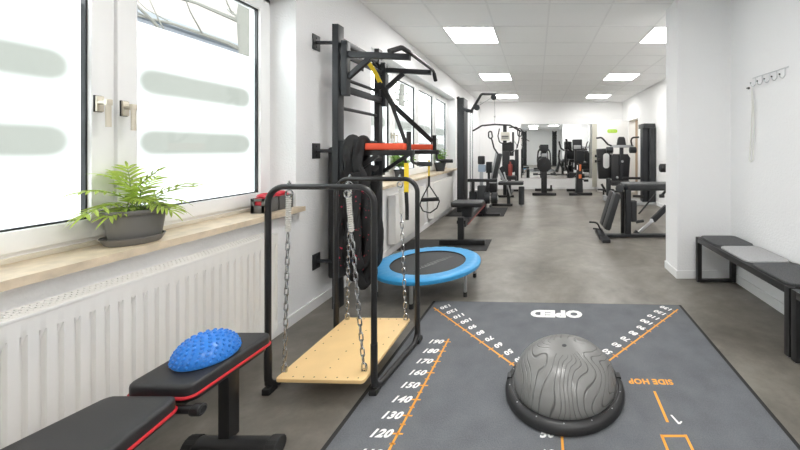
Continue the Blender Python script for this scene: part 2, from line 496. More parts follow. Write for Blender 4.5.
# skirting
def skirting(name, x0, x1, y0, y1):
    b = MB().box(x0, x1, y0, y1, 0, .075, .002); struct(b.build(name, 'baseboard', smooth=False))
skirting('baseboard_left', XL, XL+.014, YB, YF)
skirting('baseboard_right', XR-.014, XR, YB, YS)
skirting('baseboard_stub', 1.352-.002, XR-.014, YS-.014, YS)
skirting('baseboard_stub_side', 1.352-.014, 1.352, YS-.014, YS+.29)
skirting('baseboard_far', XL+.014, XRF, YF-.014, YF)
skirting('baseboard_far_right', XRF-.014, XRF, YS+.29, DY0-.07)

# ------------------------------------------------------------------ windows
def window(name, Y, seams, handles, blind=False):
    """Y=(y0,y1) opening, seams = sash boundaries, handles = (seam y, side)"""
    y0, y1 = Y
    root = struct(bpy.data.objects.new(name, None)); COL.objects.link(root); root.location = (XL-.17, (y0+y1)/2, .82)
    WORLD[root.name] = Vector(root.location)
    zb, zt = .828, ZT
    fx0, fx1 = -1.985, -1.905                                # outer frame
    sx0, sx1 = -1.965, -1.888                                # sashes stand a little proud
    f = MB()
    f.box(fx0, fx1, y0, y0+.05, zb, zt, .004); f.box(fx0, fx1, y1-.05, y1, zb, zt, .004)
    f.box(fx0, fx1, y0, y1, zb, zb+.05, .004); f.box(fx0, fx1, y0, y1, zt-.05, zt, .004)
    for s in seams[1:-1]: f.box(fx0, fx1-.01, s-.03, s+.03, zb, zt, .003)
    f.build('window_frame', 'upvc', root)
    sashes = []
    for a, c in zip(seams, seams[1:]):
        a2, c2 = a+.006, c-.006
        if a == seams[0]: a2 = a+.028
        if c == seams[-1]: c2 = c-.028
        za, zc2 = zb+.032, zt-.030
        w = .078
        s = MB()
        s.box(sx0, sx1, a2, a2+w, za, zc2, .006); s.box(sx0, sx1, c2-w, c2, za, zc2, .006)
        s.box(sx0, sx1, a2+w-.006, c2-w+.006, za, za+w, .006); s.box(sx0, sx1, a2+w-.006, c2-w+.006, zc2-w, zc2, .006)
        so = s.build('sash', 'upvc', root)
        ga, gc, gb, gt = a2+w, c2-w, za+w, zc2-w
        g = MB(); e = .007
        gx0, gx1 = -1.925, -1.905
        g.box(gx0, gx1, ga-.002, ga+e, gb, gt); g.box(gx0, gx1, gc-e, gc+.002, gb, gt)
        g.box(gx0, gx1, ga, gc, gb-.002, gb+e); g.box(gx0, gx1, ga, gc, gt-e, gt+.002)
        g.build('gasket', 'gasket', so)
        MB().box(-1.926, -1.920, ga, gc, gb, gt).build('pane', 'glass', so, smooth=False)
        cy, hw = (ga+gc)/2, (gc-ga)/2-.105
        MB().box(-1.9285, -1.9275, ga, gc, gb, 1.853).build('frosted_film', film_mat(cy, hw), so, smooth=False)
        sashes.append(so)
    for (idx, hy, hz) in handles:
        so = sashes[idx]
        h = MB()
        h.box(sx1-.001, sx1+.004, hy-.0145, hy+.0145, hz-.036, hz+.036, .002)
        hb = h.build('handle_edge_shade', 'black', so)  # black backing stands in for the dark reflection along the plate edge
        h = MB(); h.box(sx1+.003, sx1+.012, hy-.012, hy+.0135, hz-.034, hz+.034, .003); h.cyl((sx1+.010, hy, hz+.006), (sx1+.044, hy, hz+.006), .0105)
        h.tube([(sx1+.040, hy, hz+.012), (sx1+.046, hy, hz-.01), (sx1+.047, hy, hz-.10)], .010, fillet=.01, flat=.7)
        h.box(sx1+.036, sx1+.054, hy-.011, hy+.011, hz-.008, hz+.02, .005)
        h.build('handle', 'champagne', so)
    # sill board
    s = MB(); s.box(fx1-.005, XL+.001, y0+.001, y1-.001, ZS+.001, .823)
    s.box(XL+.001, -1.66, y0-.02, y1+.012, ZS+.001, .823)
    s.build('window_sill', 'sill', root)
    # small step between the sill and the frame
    MB().box(fx1-.004, fx1+.013, y0+.002, y1-.002, .8225, .842, .003).build('sill_strip', 'sillstrip', root)
    return root
M['sill'] = mat('beige_stone_sill', (.66, .55, .41), .45, var=.16, vscale=16, detail=8)
M['sillstrip'] = mat('sill_joint_strip', (.68, .63, .53), .5)
window('window_1', W1, (W1[0], 1.528, W1[1]), ((0, 1.464, 1.43), (1, 1.556, 1.42)))
window('window_2', W2, (W2[0], 4.475, 5.40, 6.325, W2[1]), ((0, 4.43, 1.41), (1, 4.52, 1.41), (2, 6.28, 1.41), (3, 6.37, 1.41)))
window('window_3', W0, (W0[0], -2.25, W0[1]), ())

# ------------------------------------------------------------------ outside
t = thing('apartment_house', (-14, 11, -1), 'pale apartment house with reddish roof across the street, above the frosted film', 'building')
b = MB().box(-17, -12.0, 2, 17, -1, 5.35); b.build('house_wall', 'facade', t, smooth=False)
b = MB(); b.poly([(-11.7, 2, 5.36), (-17.3, 2, 5.36), (-14.5, 2, 8.6)], 15, axis=(0, 1, 0)); b.build('roof', 'roof', t, smooth=False)
for i in range(7):
    y = 3.2+2.05*i
    for z in (3.75,):
        w = MB().box(-12.02, -11.94, y, y+.95, z, z+1.25); f = w.build('house_window', 'facadewin', t, smooth=False)
b = MB().box(-12.06, -11.7, 2, 17, 5.2, 5.38); b.build('gutter', 'facadewin', t, smooth=False)
def tree(name, x, y, label, seed):
    rnd = random.Random(seed)
    t = thing(name, (x, y, -1), label, 'tree', 'bare trees outside')
    b = MB(); b.tube([(x, y, -1), (x+.05, y+.05, 1.5), (x-.05, y, 3.2), (x+.1, y+.1, 5.5)], lambda u: .17-.09*u, 10)
    b.build('trunk', 'bark', t)
    b = MB()
    for k in range(26):
        z = 1.9+rnd.random()*3.2; a = rnd.random()*2*PI; L = .9+rnd.random()*1.5
        p = Vector((x, y, z)); pts = [p]
        d = Vector((math.cos(a), math.sin(a), .35+.3*rnd.random())).normalized()
        for q in range(5):
            p = p+d*L/5; d = (d+Vector((rnd.uniform(-.35, .35), rnd.uniform(-.35, .35), rnd.uniform(-.2, .25)))).normalized(); pts.append(p)
            if q in (1, 2, 3):
                d2 = (d+Vector((rnd.uniform(-.9, .9), rnd.uniform(-.9, .9), rnd.uniform(-.3, .6)))).normalized()
                b.tube([p, p+d2*.35, p+d2*.6+Vector((0, 0, .1))], lambda u: .012-.008*u, 5)
        b.tube(pts, lambda u: .035-.027*u, 6)
    b.build('branch', 'bark', t)
tree('street_tree', -4.3, 5.1, 'bare pale tree trunk behind right pane of the near window', 3)
tree('street_tree', -5.3, 13.5, 'bare tree with thin branches outside the far windows', 5)
struct(MB().box(-30, XL-WT, -12, 30, -1.1, -1.0).build('trim_pavement', 'outground', smooth=False))

# ------------------------------------------------------------------ radiators
def ribbed_radiator(y0, y1):
    t = thing('radiator', (-1.65, (y0+y1)/2, .12), 'long white ribbed panel radiator under the near window', 'radiator')
    x1 = -1.60; z0, z1 = .12, .715; d = .012
    # front panel with pressed vertical channels
    b = MB(); bm = b.bm
    n = int((y1-y0)/.041); p = (y1-y0)/n
    zrow = [z0, z0+.04, z0+.065, z1-.095, z1-.065, z1-.012]
    cols = []
    for k in range(n):
        base = y0+k*p
        for fy, dd in ((.0, 0), (.58, 0), (.68, 1), (.90, 1)): cols.append((base+fy*p, dd))
    cols.append((y1, 0))
    grid = [[bm.verts.new((x1-(d*dd if r in (2, 3) else 0), y, z)) for r, z in enumerate(zrow)] for y, dd in cols]
    for A, B in zip(grid, grid[1:]):
        for r in range(len(zrow)-1): bm.faces.new((A[r], B[r], B[r+1], A[r+1]))
    b.box(x1-.030, x1-.0135, y0, y1, z0, z1-.012)
    b.box(x1-.014, x1+.002, y0, y1, z1-.014, z1, .004)
    b.box(x1-.014, x1+.001, y0-.001, y0+.004, z0, z1, .001); b.box(x1-.014, x1+.001, y1-.004, y1+.001, z0, z1, .001)
    b.box(x1-.014, x1+.001, y0, y1, z0-.004, z0+.004, .001)
    b.build('front_panel', 'radiator', t)
    MB().box(-1.70, -1.685, y0, y1, z0, z1-.01, .003).build('back_panel', 'radiator', t)
    b = MB(); b.box(-1.703, -1.700, y0, y1, z1-.02, z1, .001); b.box(x1-.013, x1-.010, y0, y1, z1-.02, z1, .001)
    k = 0
    y = y0+.01
    while y < y1-.01:
        b.box(-1.702, x1-.011, y, y+.007, z1-.008, z1-.003); y += .017
    for x in (-1.68, -1.66, -1.64, -1.625): b.box(x-.003, x+.003, y0, y1, z1-.009, z1-.002)
    b.build('top_grille', 'radiator', t)
    b = MB(); b.box(-1.70, x1-.012, y0-.002, y0+.003, z0, z1, .001); b.build('side_cover', 'radiator', t)
    b = MB(); b.box(-1.70, x1-.012, y1-.003, y1+.002, z0, z1, .001); b.build('side_cover', 'radiator', t)
    for yy in (y0+.2, y1-.2): MB().box(-1.719, -1.699, yy-.02, yy+.02, z0+.05, z1-.05).build('wall_bracket', 'radiator', t)
    MB().tube([(-1.655, y1-.06, z0+.01), (-1.655, y1-.06, .02)], .008).build('pipe', 'radiator', t)
ribbed_radiator(.45, 2.105)
def flat_radiator(y0, y1, label):
    t = thing('radiator', (-1.65, (y0+y1)/2, .14), label, 'radiator')
    MB().box(-1.625, -1.61, y0, y1, .14, .70, .004).build('front_panel', 'radiator', t)
    MB().box(-1.70, -1.685, y0, y1, .14, .70, .003).build('back_panel', 'radiator', t)
    MB().box(-1.70, -1.615, y0, y0+.004, .14, .70, .001).build('side_cover', 'radiator', t)
    MB().box(-1.70, -1.615, y1-.004, y1, .14, .70, .001).build('side_cover', 'radiator', t)
    b = MB()
    for k in range(int((y1-y0)/.03)): b.box(-1.70, -1.615, y0+.01+k*.03, y0+.022+k*.03, .692, .698)
    b.build('top_grille', 'radiator', t)
    for yy in (y0+.2, y1-.2): MB().box(-1.719, -1.699, yy-.02, yy+.02, .2, .62).build('wall_bracket', 'radiator', t)
flat_radiator(3.9, 4.9, 'flat white radiator under far windows, nearer one behind the trampoline')
flat_radiator(5.35, 6.6, 'flat white radiator under far windows, farther one toward the tall grey machine')

# ------------------------------------------------------------------ ceiling lights
k = 0
LX = {'l': (-1.115, -.49), 'r': (1.385, 2.01)}
lamp_spots = [('l', 4.0, 'square ceiling light panel above the pull-up bar side, nearest on the left'), ('l', 6.5, 'square ceiling light panel, second on the left, over the far machines'), ('l', 9.0, 'square ceiling light panel, farthest on the left, near the back wall'),
              ('r', 4.0, 'square ceiling light panel partly hidden by the white wall stub'), ('r', 6.5, 'square ceiling light panel, farther on the right, above the tall grey column'),
              ('r', 9.0, 'square ceiling light panel at the far right corner by the door')]
for side, y, lab in lamp_spots:
    x0, x1 = LX[side]
    t = thing('ceiling_light', ((x0+x1)/2, y+TS/2, ZC-.012), lab, 'ceiling light', 'ceiling light panels')
    MB().box(x0+.02, x1-.02, y+.02, y+TS-.02, ZC-.009, ZC-.0045).build('diffuser', 'lamp', t, smooth=False)
    b = MB(); x0 += .010; x1 -= .010
    ya, yb = y+.010, y+TS-.010
    b.box(x0, x0+.012, ya, yb, ZC-.010, ZC-.0036); b.box(x1-.012, x1, ya, yb, ZC-.010, ZC-.0036); b.box(x0, x1, ya, ya+.012, ZC-.010, ZC-.0036); b.box(x0, x1, yb-.012, yb, ZC-.010, ZC-.0036)
    b.build('frame', 'whiteplastic', t, smooth=False)
for x0, y in ((-.49, 1.5), (-.49, -1.0), (-.49, -3.5), (.76, -.4), (XRF+.6, 8.9)):  # out-of-view panels added to brighten the near room, window frames and corridor
    x1 = x0+TS
    t = thing('ceiling_light', ((x0+x1)/2, y+TS/2, ZC-.012), 'unseen square light panel added to brighten the near part of the room' if x0 < 2 else 'unseen square light added to brighten the corridor behind the open white door', 'ceiling light', 'added light panels over the near room' if x0 < 2 else None)
    MB().box(x0+.02, x1-.02, y+.02, y+TS-.02, ZC-.009, ZC-.0045).build('diffuser', 'lamp', t, smooth=False)
    b = MB(); x0 += .010; x1 -= .010; ya, yb = y+.010, y+TS-.010
    b.box(x0, x0+.012, ya, yb, ZC-.010, ZC-.0036); b.box(x1-.012, x1, ya, yb, ZC-.010, ZC-.0036); b.box(x0, x1, ya, ya+.012, ZC-.010, ZC-.0036); b.box(x0, x1, yb-.012, yb, ZC-.010, ZC-.0036)
    b.build('frame', 'whiteplastic', t, smooth=False)

# ------------------------------------------------------------------ far wall: mirrors, pilaster, door
for x0, x1, lab in ((-.46, .885, 'large frameless wall mirror behind the two exercise bikes, left panel'), (.89, 1.715, 'large frameless wall mirror beside the cream pilaster, right panel')):
    o = MB().box(x0, x1, YF-.008, YF-.001, .344, 2.0).build('wall_mirror', 'mirror', smooth=False); tag(o, lab, 'mirror', 'mirrors on the far wall')
struct(MB().box(1.725, 1.875, YF-.03, YF, .076, 2.0).build('trim_1', 'cream_trim', smooth=False))
for z, w in ((1.02, 'upper'), (.86, 'lower')):
    o = MB().box(1.80, 1.86, YF-.042, YF-.0305, z-.04, z+.04, .003).build('light_switch', 'black'); tag(o, w+' dark switch on the cream pilaster next to the mirror', 'switch', 'switches on the pilaster')
t = struct(bpy.data.objects.new('door_1', None)); COL.objects.link(t); t.location = (2.2, 9.78, 0); WORLD[t.name] = Vector(t.location)
MB().box(1.755, 2.645, 9.76, 9.80, .008, 2.05, .003).build('door_leaf', 'door', t, smooth=False)
b = MB(); b.box(1.80, 1.83, 9.735, 9.76, .97, 1.13, .004); b.tube([(1.815, 9.755, 1.05), (1.815, 9.70, 1.05), (1.93, 9.70, 1.05)], .009, fillet=.015); b.build('door_handle', 'alu', t)
st = MB(); st.poly([(2.19+x, 9.7595, 1.75+y) for x, y in rrect(.29, .10, .045)], -.002, axis=(0, 1, 0)); st.build('exit_sticker', 'lime', t, smooth=False)
b = MB()
for k in range(5): b.box(2.09+.042*k, 2.115+.042*k, 9.7570, 9.7576, 1.735, 1.765)
b.build('sticker_print', mat('pale_sticker_print', (.62, .8, .28), .5), t, smooth=False)
b = MB(); b.box(XRF-.012, XRF+.172, DY0-.06, DY0+.02, .0, DZ+.06); b.box(XRF-.012, XRF+.172, DY1-.02, DY1+.055, 0, DZ+.06); b.box(XRF-.0115, XRF+.1715, DY0+.01, DY1-.01, DZ-.02, DZ+.0595)
b.build('door_frame', 'door', t, smooth=False)

# ------------------------------------------------------------------ exercise mat with its printed scales
ca = -R(2.1)
mc = Vector((-.8325, 2.756, 0))
ex = Vector((math.cos(ca), math.sin(ca), 0)); ey = Vector((-math.sin(ca), math.cos(ca), 0))
def ML(u, v, z=0): return mc+ex*u+ey*v+Vector((0, 0, z))
W_, L_ = 1.978, 2.75
t = thing('exercise_mat', ML(W_/2, -L_/2), 'large grey test mat with orange scales and white numbers on the floor', 'mat')
b = MB(); bw = .022
b.poly([ML(0, 0, .0005), ML(0, -L_, .0005), ML(W_, -L_, .0005), ML(W_, 0, .0005)], .003)
b.build('rubber_border', 'rubber', t, smooth=False)
b = MB(); b.poly([ML(bw, -.008, .0036), ML(bw, -L_+.01, .0036), ML(W_-bw, -L_+.01, .0036), ML(W_-bw, -.008, .0036)], .0024)
b.build('mat_surface', 'exmat', t, smooth=False)
ZP = .0064
def strip(b, p, q, w):
    p, q = Vector(p), Vector(q); d = (q-p).normalized(); n = Vector((-d.y, d.x, 0))*w/2
    b.plane([(p-n).to_3d().xy.to_3d()+Vector((0, 0, ZP)), (q-n).xy.to_3d()+Vector((0, 0, ZP)), (q+n).xy.to_3d()+Vector((0, 0, ZP)), (p+n).xy.to_3d()+Vector((0, 0, ZP))])
def scale_line(pa, pb, start, vals, tick, half, num_side, num_ang, gap, w, h, shear):
    """orange rule from pa to pb; vals[i] printed at start+i*step"""
    d = (pb-pa).normalized(); n = Vector((-d.y, d.x, 0))
    b = MB(); strip(b, pa, pb, .011)
    p = Vector(start)
    for i, v in enumerate(vals):
        q = p+d*(.1*i)
        strip(b, q-n*tick, q+n*tick, .008)
        if half and i < len(vals)-1: strip(b, q+d*.05-n*tick*.55, q+d*.05+n*tick*.55, .007)
        s = str(v); ww = w*len(s)/3 if len(s) == 2 else w
        cc = q+num_side*(gap+ww/2)
        c = MB(); c.text(s, cc, num_ang, ww, h, ZP, shear, .045); c.build('scale_number', 'white', t, smooth=False)
    b.build('orange_scale', 'orange', t, smooth=False)
p190, p120 = G(447.2, 342.8), G(398.1, 434.5)
d = (p120-p190).normalized()
side = Vector((d.y, -d.x, 0))        # to the left of the rule
scale_line(p190-d*.035, p190+d*1.35, p190, list(range(190, 60, -10)), .023, True, side, math.atan2(-side.y, -side.x), .022, .092, .046, .25)
a130, a40 = G(434, 308.6), G(512.2, 365.2)
d = (a40-a130).normalized(); n = Vector((-d.y, d.x, 0))
n = n if n.x > 0 else -n
scale_line(a130-d*.005, a40+d*.36, a130+d*.045, list(range(130, 30, -10)), .018, False, n, math.atan2(-n.y, -n.x), .03, .085, .046, .15)
c130, c50 = G(677.9, 310.1), G(608.7, 361.9)
d = (c50-c130).normalized(); n = Vector((-d.y, d.x, 0))
n = n if n.x < 0 else -n
scale_line(c130, c50+d*.38, c130+d*.05, list(range(130, 30, -10)), .018, False, n, math.atan2(n.y, n.x), .03, .085, .046, .15)
ctr = Vector((.105, 1.67, 0))
scale_line(Vector((.115, 1.62, 0)), Vector((.09, .55, 0)), Vector((.108, 1.468, 0)), [50, 60, 70, 80, 90, 100], .012, False, Vector((-1, 0.02, 0)), 0, .028, .095, .046, .1)
b = MB(); b.text('OPED', G(556.3, 314.6), PI+ca, .385, .115, ZP, 0, .07); b.build('lettering', 'white', t, smooth=False)
b = MB(); b.text('SIDE HOP', G(650.5, 382.8), PI+ca, .232, .043, ZP, 0, .045); b.build('lettering', 'orange', t, smooth=False)
b = MB(); b.poly([(.620, 1.571, ZP-.0004), (.629, 1.571, ZP-.0004), (.643, 1.527, ZP-.0004), (.656, 1.537, ZP-.0004), (.659, 1.531, ZP-.0004), (.645, 1.519, ZP-.0004), (.635, 1.519, ZP-.0004)], .0005); b.build('lettering', 'white', t, smooth=False)
b = MB(); strip(b, G(654.4, 392.4), G(667.7, 423.6), .013)
q0, q1 = G(662, 437.4), G(686, 437.4); dv = Vector((-.012, -.40, 0)); up = Vector((0, .007, 0))
strip(b, q0, q1, .012); strip(b, q0+up, q0+dv, .012); strip(b, q1+up, q1+dv, .012); strip(b, q0+dv, q1+dv, .012)
strip(b, q0+dv*1.15, q0+dv*1.6, .012)
b.build('hop_markings', 'orange', t, smooth=False)

# ------------------------------------------------------------------ balance dome
c = Vector((.145, 1.742, .0066)); r = .2985
t = thing('balance_trainer', c, 'grey half-ball balance trainer with wavy grooves on the grey mat', 'balance trainer')
b = MB(); b.lathe([(0, 0), (r-.012, 0), (r, .006), (r+.002, .02), (r-.002, .036), (r-.012, .046), (r-.026, .048), (r-.03, .044), (r-.042, .044), (r-.046, .05), (0, .05)], c, 72)
b.build('platform_ring', 'bosuring', t)
prof = []
rb, hb = .259, .176
for k in range(25):
    a = PI/2*k/24
    rr = rb*math.cos(a)**.85; zz = .046+hb*math.sin(a)**.93
    prof.append((rr if k < 24 else 0, zz))
prof.insert(0, (rb-.004, .040))
b = MB(); b.lathe(prof, c, 72); b.build('dome', 'bosu', t)
b = MB()
for k in range(14):
    a = 2*PI*(k+.3)/14; b.cyl(c+Vector((.279*math.cos(a), .279*math.sin(a), .043)), c+Vector((.279*math.cos(a), .279*math.sin(a), .0475)), .0035, seg=8)
b.build('screw', 'silver', t)
for s in (-1, 1):
    b = MB(); p = c+Vector((s*.282, .03, .042)); b.box(p.x-.012, p.x+.012, p.y-.02, p.y+.02, p.z-.012, p.z+.012, .004); b.build('grip_notch', 'gasket', t)
b = MB(); b.lathe([(.004, .2217), (.012, .2217), (.012, .2226), (0, .2226)], c+Vector((0.0, -.0, 0)), 20); b.build('air_valve', 'midgrey', t)

# ------------------------------------------------------------------ chain swing platform
NL, NR, FL, FR = (-1.352, 1.715), (-.812, 1.705), (-1.272, 2.165), (-.752, 2.155)
ZTOP = 1.045
t = thing('swing_platform', (-1.045, 1.935, 0), 'black tubular swing frame with a plywood board hung on four chains', 'therapy swing')
rt = .0145
def arch(L, Rr, name):
    b = MB(); b.tube([(*L, .05), (*L, ZTOP), (*Rr, ZTOP), (*Rr, .05)], rt, 16, fillet=.085, n=10); b.build(name, 'blackgloss', t)
arch(NL, NR, 'arch'); arch(FL, FR, 'arch')
for A, B in ((NL, FL), (NR, FR)):
    b = MB(); b.tube([(*A, .26), (*A, .024), (*B, .024), (*B, .26)], rt+.0022, 16, fillet=.06, n=8); b.build('floor_rail', 'blackgloss', t)
for A in (NL, NR, FL, FR):
    b = MB(); dy = .012 if A in (NL, NR) else .012
    b.box(A[0]-.02, A[0]+.02, A[1]+dy-.03, A[1]+dy+.03, .0066 if A[0] > -.85 else .001, .034, .006); b.build('rubber_foot', 'rubber', t)
# board
bx = [P(274, 378.8, 1), 0]
B1, B2, B3, B4 = G(274.5, 378.8, .125), G(363.5, 380.7, .125), G(410.6, 318.0, .125), G(346.3, 317.3, .125)
def rquad(ps, r):
    out = fil([Vector(p) for p in ps], r, 5, True); return out
b = MB(); q = [v.copy() for v in (B1, B2, B3, B4)]
for v in q: v.z = .107
b.poly(rquad(q, .018), .018, .003); bo = b.build('board', 'ply', t)
def bl(u, v): return (B1*(1-u)+B2*u)*(1-v)+(B4*(1-u)+B3*u)*v
b = MB()
for i in range(9):
    for u in (.1, .5, .9) if i not in (0, 8) else (.18, .3, .42, .55, .68, .8, .92):
        p = bl(u, .03+.94*i/8); b.cyl(p+Vector((0, 0, -.001)), p+Vector((0, 0, .0012)), .0032, seg=8)
b.build('screw_heads', 'hole', bo)
def link_pts(c, d, side, L, w, n=5):
    pts = []
    for k in range(n+1):
        a = -PI/2+PI*k/n; pts.append(c+d*(L/2-w/2+w/2*math.cos(a))+side*(w/2*math.sin(a)))
    for k in range(n+1):
        a = PI/2+PI*k/n; pts.append(c+d*(-(L/2-w/2)+w/2*math.cos(a))+side*(w/2*math.sin(a)))
    return pts
for (top, uv, LL) in (((NL, NR, .20), (.02, .085), 0), ((NL, NR, .752), (.925, .115), 0), ((FL, FR, .17), (.05, .955), 0), ((FL, FR, .785), (.95, .955), 0)):
    A, B, u = top
    pt = Vector((A[0]+(B[0]-A[0])*u, A[1]+(B[1]-A[1])*u, ZTOP))
    pb = bl(*uv)
    d = (pb-pt).normalized(); side = d.cross(Vector((0, 1, 0))).normalized(); s2 = d.cross(side)
    # eye bolt through the tube
    b = MB(); b.cyl(pt+Vector((0, 0, .03)), pt+Vector((0, 0, -.02)), .004, seg=8); b.cyl(pt+Vector((0, 0, .014)), pt+Vector((0, 0, .021)), .009, seg=6)
    b.tube(link_pts(pt+Vector((0, 0, -.036)), d, side, .036, .034, 8), .0042, 8, closed=True); b.build('eye_bolt', 'zinc', t)
    # sleeved spring
    s0 = pt+d*.056; s1 = pt+d*.225
    b = MB(); n = 90; pts = [s0+(s1-s0)*k/n for k in range(n+1)]
    b.tube(pts, lambda q: .0115+.0028*math.sin(q*2*PI*15), 14); b.tube([pt+d*.046, s0+d*.004], .0035, 8); b.build('spring', 'sleeve', t)
    b = MB(); b.cyl(s1-d*.004, s1+d*.018, .005, seg=8)
    c0 = s1+d*.015; Lc = (pb-c0).length; pitch = .0385; nl = max(2, int(round(Lc/pitch))); pitch = Lc/nl
    for k in range(nl):
        cc = c0+d*pitch*(k+.5); sd = side if k % 2 else s2
        sd = (sd+(.25*(side if sd is s2 else s2))).normalized()
        b.tube(link_pts(cc, d, sd, pitch+.0095, .021, 4), .0031, 7, closed=True)
    b.build('chain', 'zinc', t)
    b = MB(); b.tube(link_pts(pb+Vector((0, 0, .016)), Vector((0, 0, 1)), side, .045, .024, 6), .004, 8, closed=True)
    b.cyl(pb+Vector((0, 0, -.034)), pb+Vector((0, 0, .004)), .004, seg=8); b.cyl(pb+Vector((0, 0, -.03)), pb+Vector((0, 0, -.02)), .008, seg=6)
    b.build('shackle', 'zinc', t)

# ------------------------------------------------------------------ weight bench
ZB = .437
t = thing('weight_bench', (-1.27, .95, 0), 'black flat weight bench with red piping in front of the ribbed radiator', 'weight bench')
def bench_pad(pts, z, name, tilt=0):
    pr = fil([Vector((x, y, z-.05)) for x, y in pts], .03, 5, True)
    b = MB(); b.poly(pr, .05, .012); o = b.build(name, 'vinyl', t)
    b = MB(); b.tube([p+Vector((0, 0, .008)) for p in pr], .0058, 8, closed=True); b.build('piping', 'redpipe', o)
    b = MB(); q = [Vector((-1.265, 0, 0))]; cc = sum(pr, Vector())/len(pr)
    b.poly([cc+(p-cc)*.93+Vector((0, 0, -.014)) for p in pr], .014); b.build('pad_board', 'black', o)
    return o
bench_pad([(-1.392, 1.147), (-1.162, 1.143), (-1.147, 1.485), (-1.396, 1.485)], ZB, 'seat_pad')
bench_pad([(-1.47, .30), (-1.13, .30), (-1.150, .92), (-1.180, 1.126), (-1.412, 1.126), (-1.458, .92)], ZB-.015, 'back_pad')
b = MB(); b.beam((-1.265, 1.38, ZB-.085), (-1.26, .35, ZB-.095), .05, .04); b.build('main_beam', 'black', t)
b = MB(); b.beam((-1.26, 1.395, ZB-.06), (-1.26, 1.395, .055), .044, .05, up=(0, 1, 0)); b.build('post', 'black', t)
b = MB(); b.beam((-1.26, .46, ZB-.085), (-1.26, .46, .055), .05, .05, up=(0, 1, 0)); b.build('post', 'black', t)
for y in (1.375, .46):
    b = MB(); b.cyl((-1.40, y, .038), (-1.065, y, .038), .03, seg=20); o = b.build('foot_tube', 'black', t)
    for s, x in ((-1, -1.385), (1, -1.055)):
        b = MB(); b.cyl((x-.022, y, .036), (x+.022, y, .036), .0355, seg=24, bev=.005)
        for k in range(16):
            a = 2*PI*k/16; b.box(x-.02, x+.02, y+.0345*math.cos(a)-.002, y+.0345*math.cos(a)+.002, .036+.0345*math.sin(a)-.001, .037+.0345*math.sin(a))
        b.build('end_cap', 'rubber', o)
b = MB(); b.cyl((-1.235, 1.14, ZB-.075), (-1.125, 1.14, ZB-.075), .013, seg=14); b.cyl((-1.148, 1.14, ZB-.075), (-1.118, 1.14, ZB-.075), .019, seg=16, bev=.003); b.build('pop_pin_knob', 'black', t)
b = MB(); b.tube(circle_pts := [Vector((-1.117, 1.14+.012*math.cos(2*PI*k/16), ZB-.075+.012*math.sin(2*PI*k/16))) for k in range(16)], .002, 6, closed=True); b.build('knob_ring', 'midgrey', t)
b = MB(); b.box(-1.30, -1.23, 1.09, 1.18, ZB-.095, ZB-.051, .004); b.build('hinge_bracket', 'black', t)
for z in (.08, .1): pass
b = MB()
for x in (-1.255, -1.275):
    b.cyl((x, 1.376, .085), (x, 1.383, .085), .006, seg=6)
b.build('bolt', 'black', t)

# blue spiky half ball
c = Vector((-1.266, 1.308, ZB+.001)); r, hh = .097, .088
t = thing('balance_pod', c, 'blue spiky half-dome balance pod on the black weight bench', 'balance pod')
b = MB(); prof = [(0, 0), (r-.004, 0), (r, .004)]
for k in range(1, 13):
    a = PI/2*k/12; prof.append((r*math.cos(a) if k < 12 else 0, .006+(hh-.006)*math.sin(a)))
b.lathe(prof, c, 40)
for i in range(9):
    a = R(6+ i*10); n = max(1, int(27*math.cos(a)+.5))
    for k in range(n):
        th = 2*PI*(k+.5*(i % 2))/n
        p = c+Vector((r*math.cos(a)*math.cos(th), r*math.cos(a)*math.sin(th), .006+(hh-.006)*math.sin(a)))
        nr = Vector((math.cos(a)*math.cos(th), math.cos(a)*math.sin(th), math.sin(a)))
        b.cyl(p-nr*.002, p+nr*.004, .0068, .0052, seg=10); b.cyl(p+nr*.004, p+nr*.0058, .0052, .0024, seg=10)
b.build('spiky_shell', 'blueball', t)

# ------------------------------------------------------------------ palm in its pot
c = Vector((-1.775, 1.500, .823))
o = MB().lathe([(0, .001), (.079, .001), (.083, .004), (.094, .026), (.097, .030), (.0975, .0325), (.093, .0325), (.081, .008), (0, .008)], c, 48).build('saucer', 'pot'); tag(o, 'grey round saucer under the palm pot on the window sill', 'saucer')
c = c+Vector((0, .008, 0))
t = thing('potted_palm', c+Vector((0, 0, .009)), 'small green parlour palm in a grey pot on the near window sill', 'plant')
pb = c+Vector((0, 0, .009))
b = MB(); b.lathe([(0, 0), (.074, 0), (.077, .004), (.092, .118), (.103, .122), (.107, .128), (.107, .138), (.103, .141), (.097, .138), (.090, .110), (0, .108)], pb, 48); b.build('pot', 'pot', t)
b = MB(); b.lathe([(.0895, .110), (.08, .116), (.04, .120), (0, .121)], pb, 32); b.build('soil', 'soil', t)
rnd = random.Random(11)
def leaflet(b, p, d, L, w, nrm, droop):
    s = d.cross(nrm).normalized()
    A = p; prev = None
    n = 5; rows = []
    for k in range(n+1):
        u = k/n; q = p+d*(L*u)+Vector((0, 0, -droop*L*u*u))
        ww = w*math.sin(PI*min(1, .12+.88*u))**.7 if u < 1 else 0.0004
        f = nrm*(.25*ww)
        rows.append((b.bm.verts.new(q-s*ww/2+f), b.bm.verts.new(q), b.bm.verts.new(q+s*ww/2+f)))
    for a, c2 in zip(rows, rows[1:]):
        b.bm.faces.new((a[0], a[1], c2[1], c2[0])); b.bm.faces.new((a[1], a[2], c2[2], c2[1]))
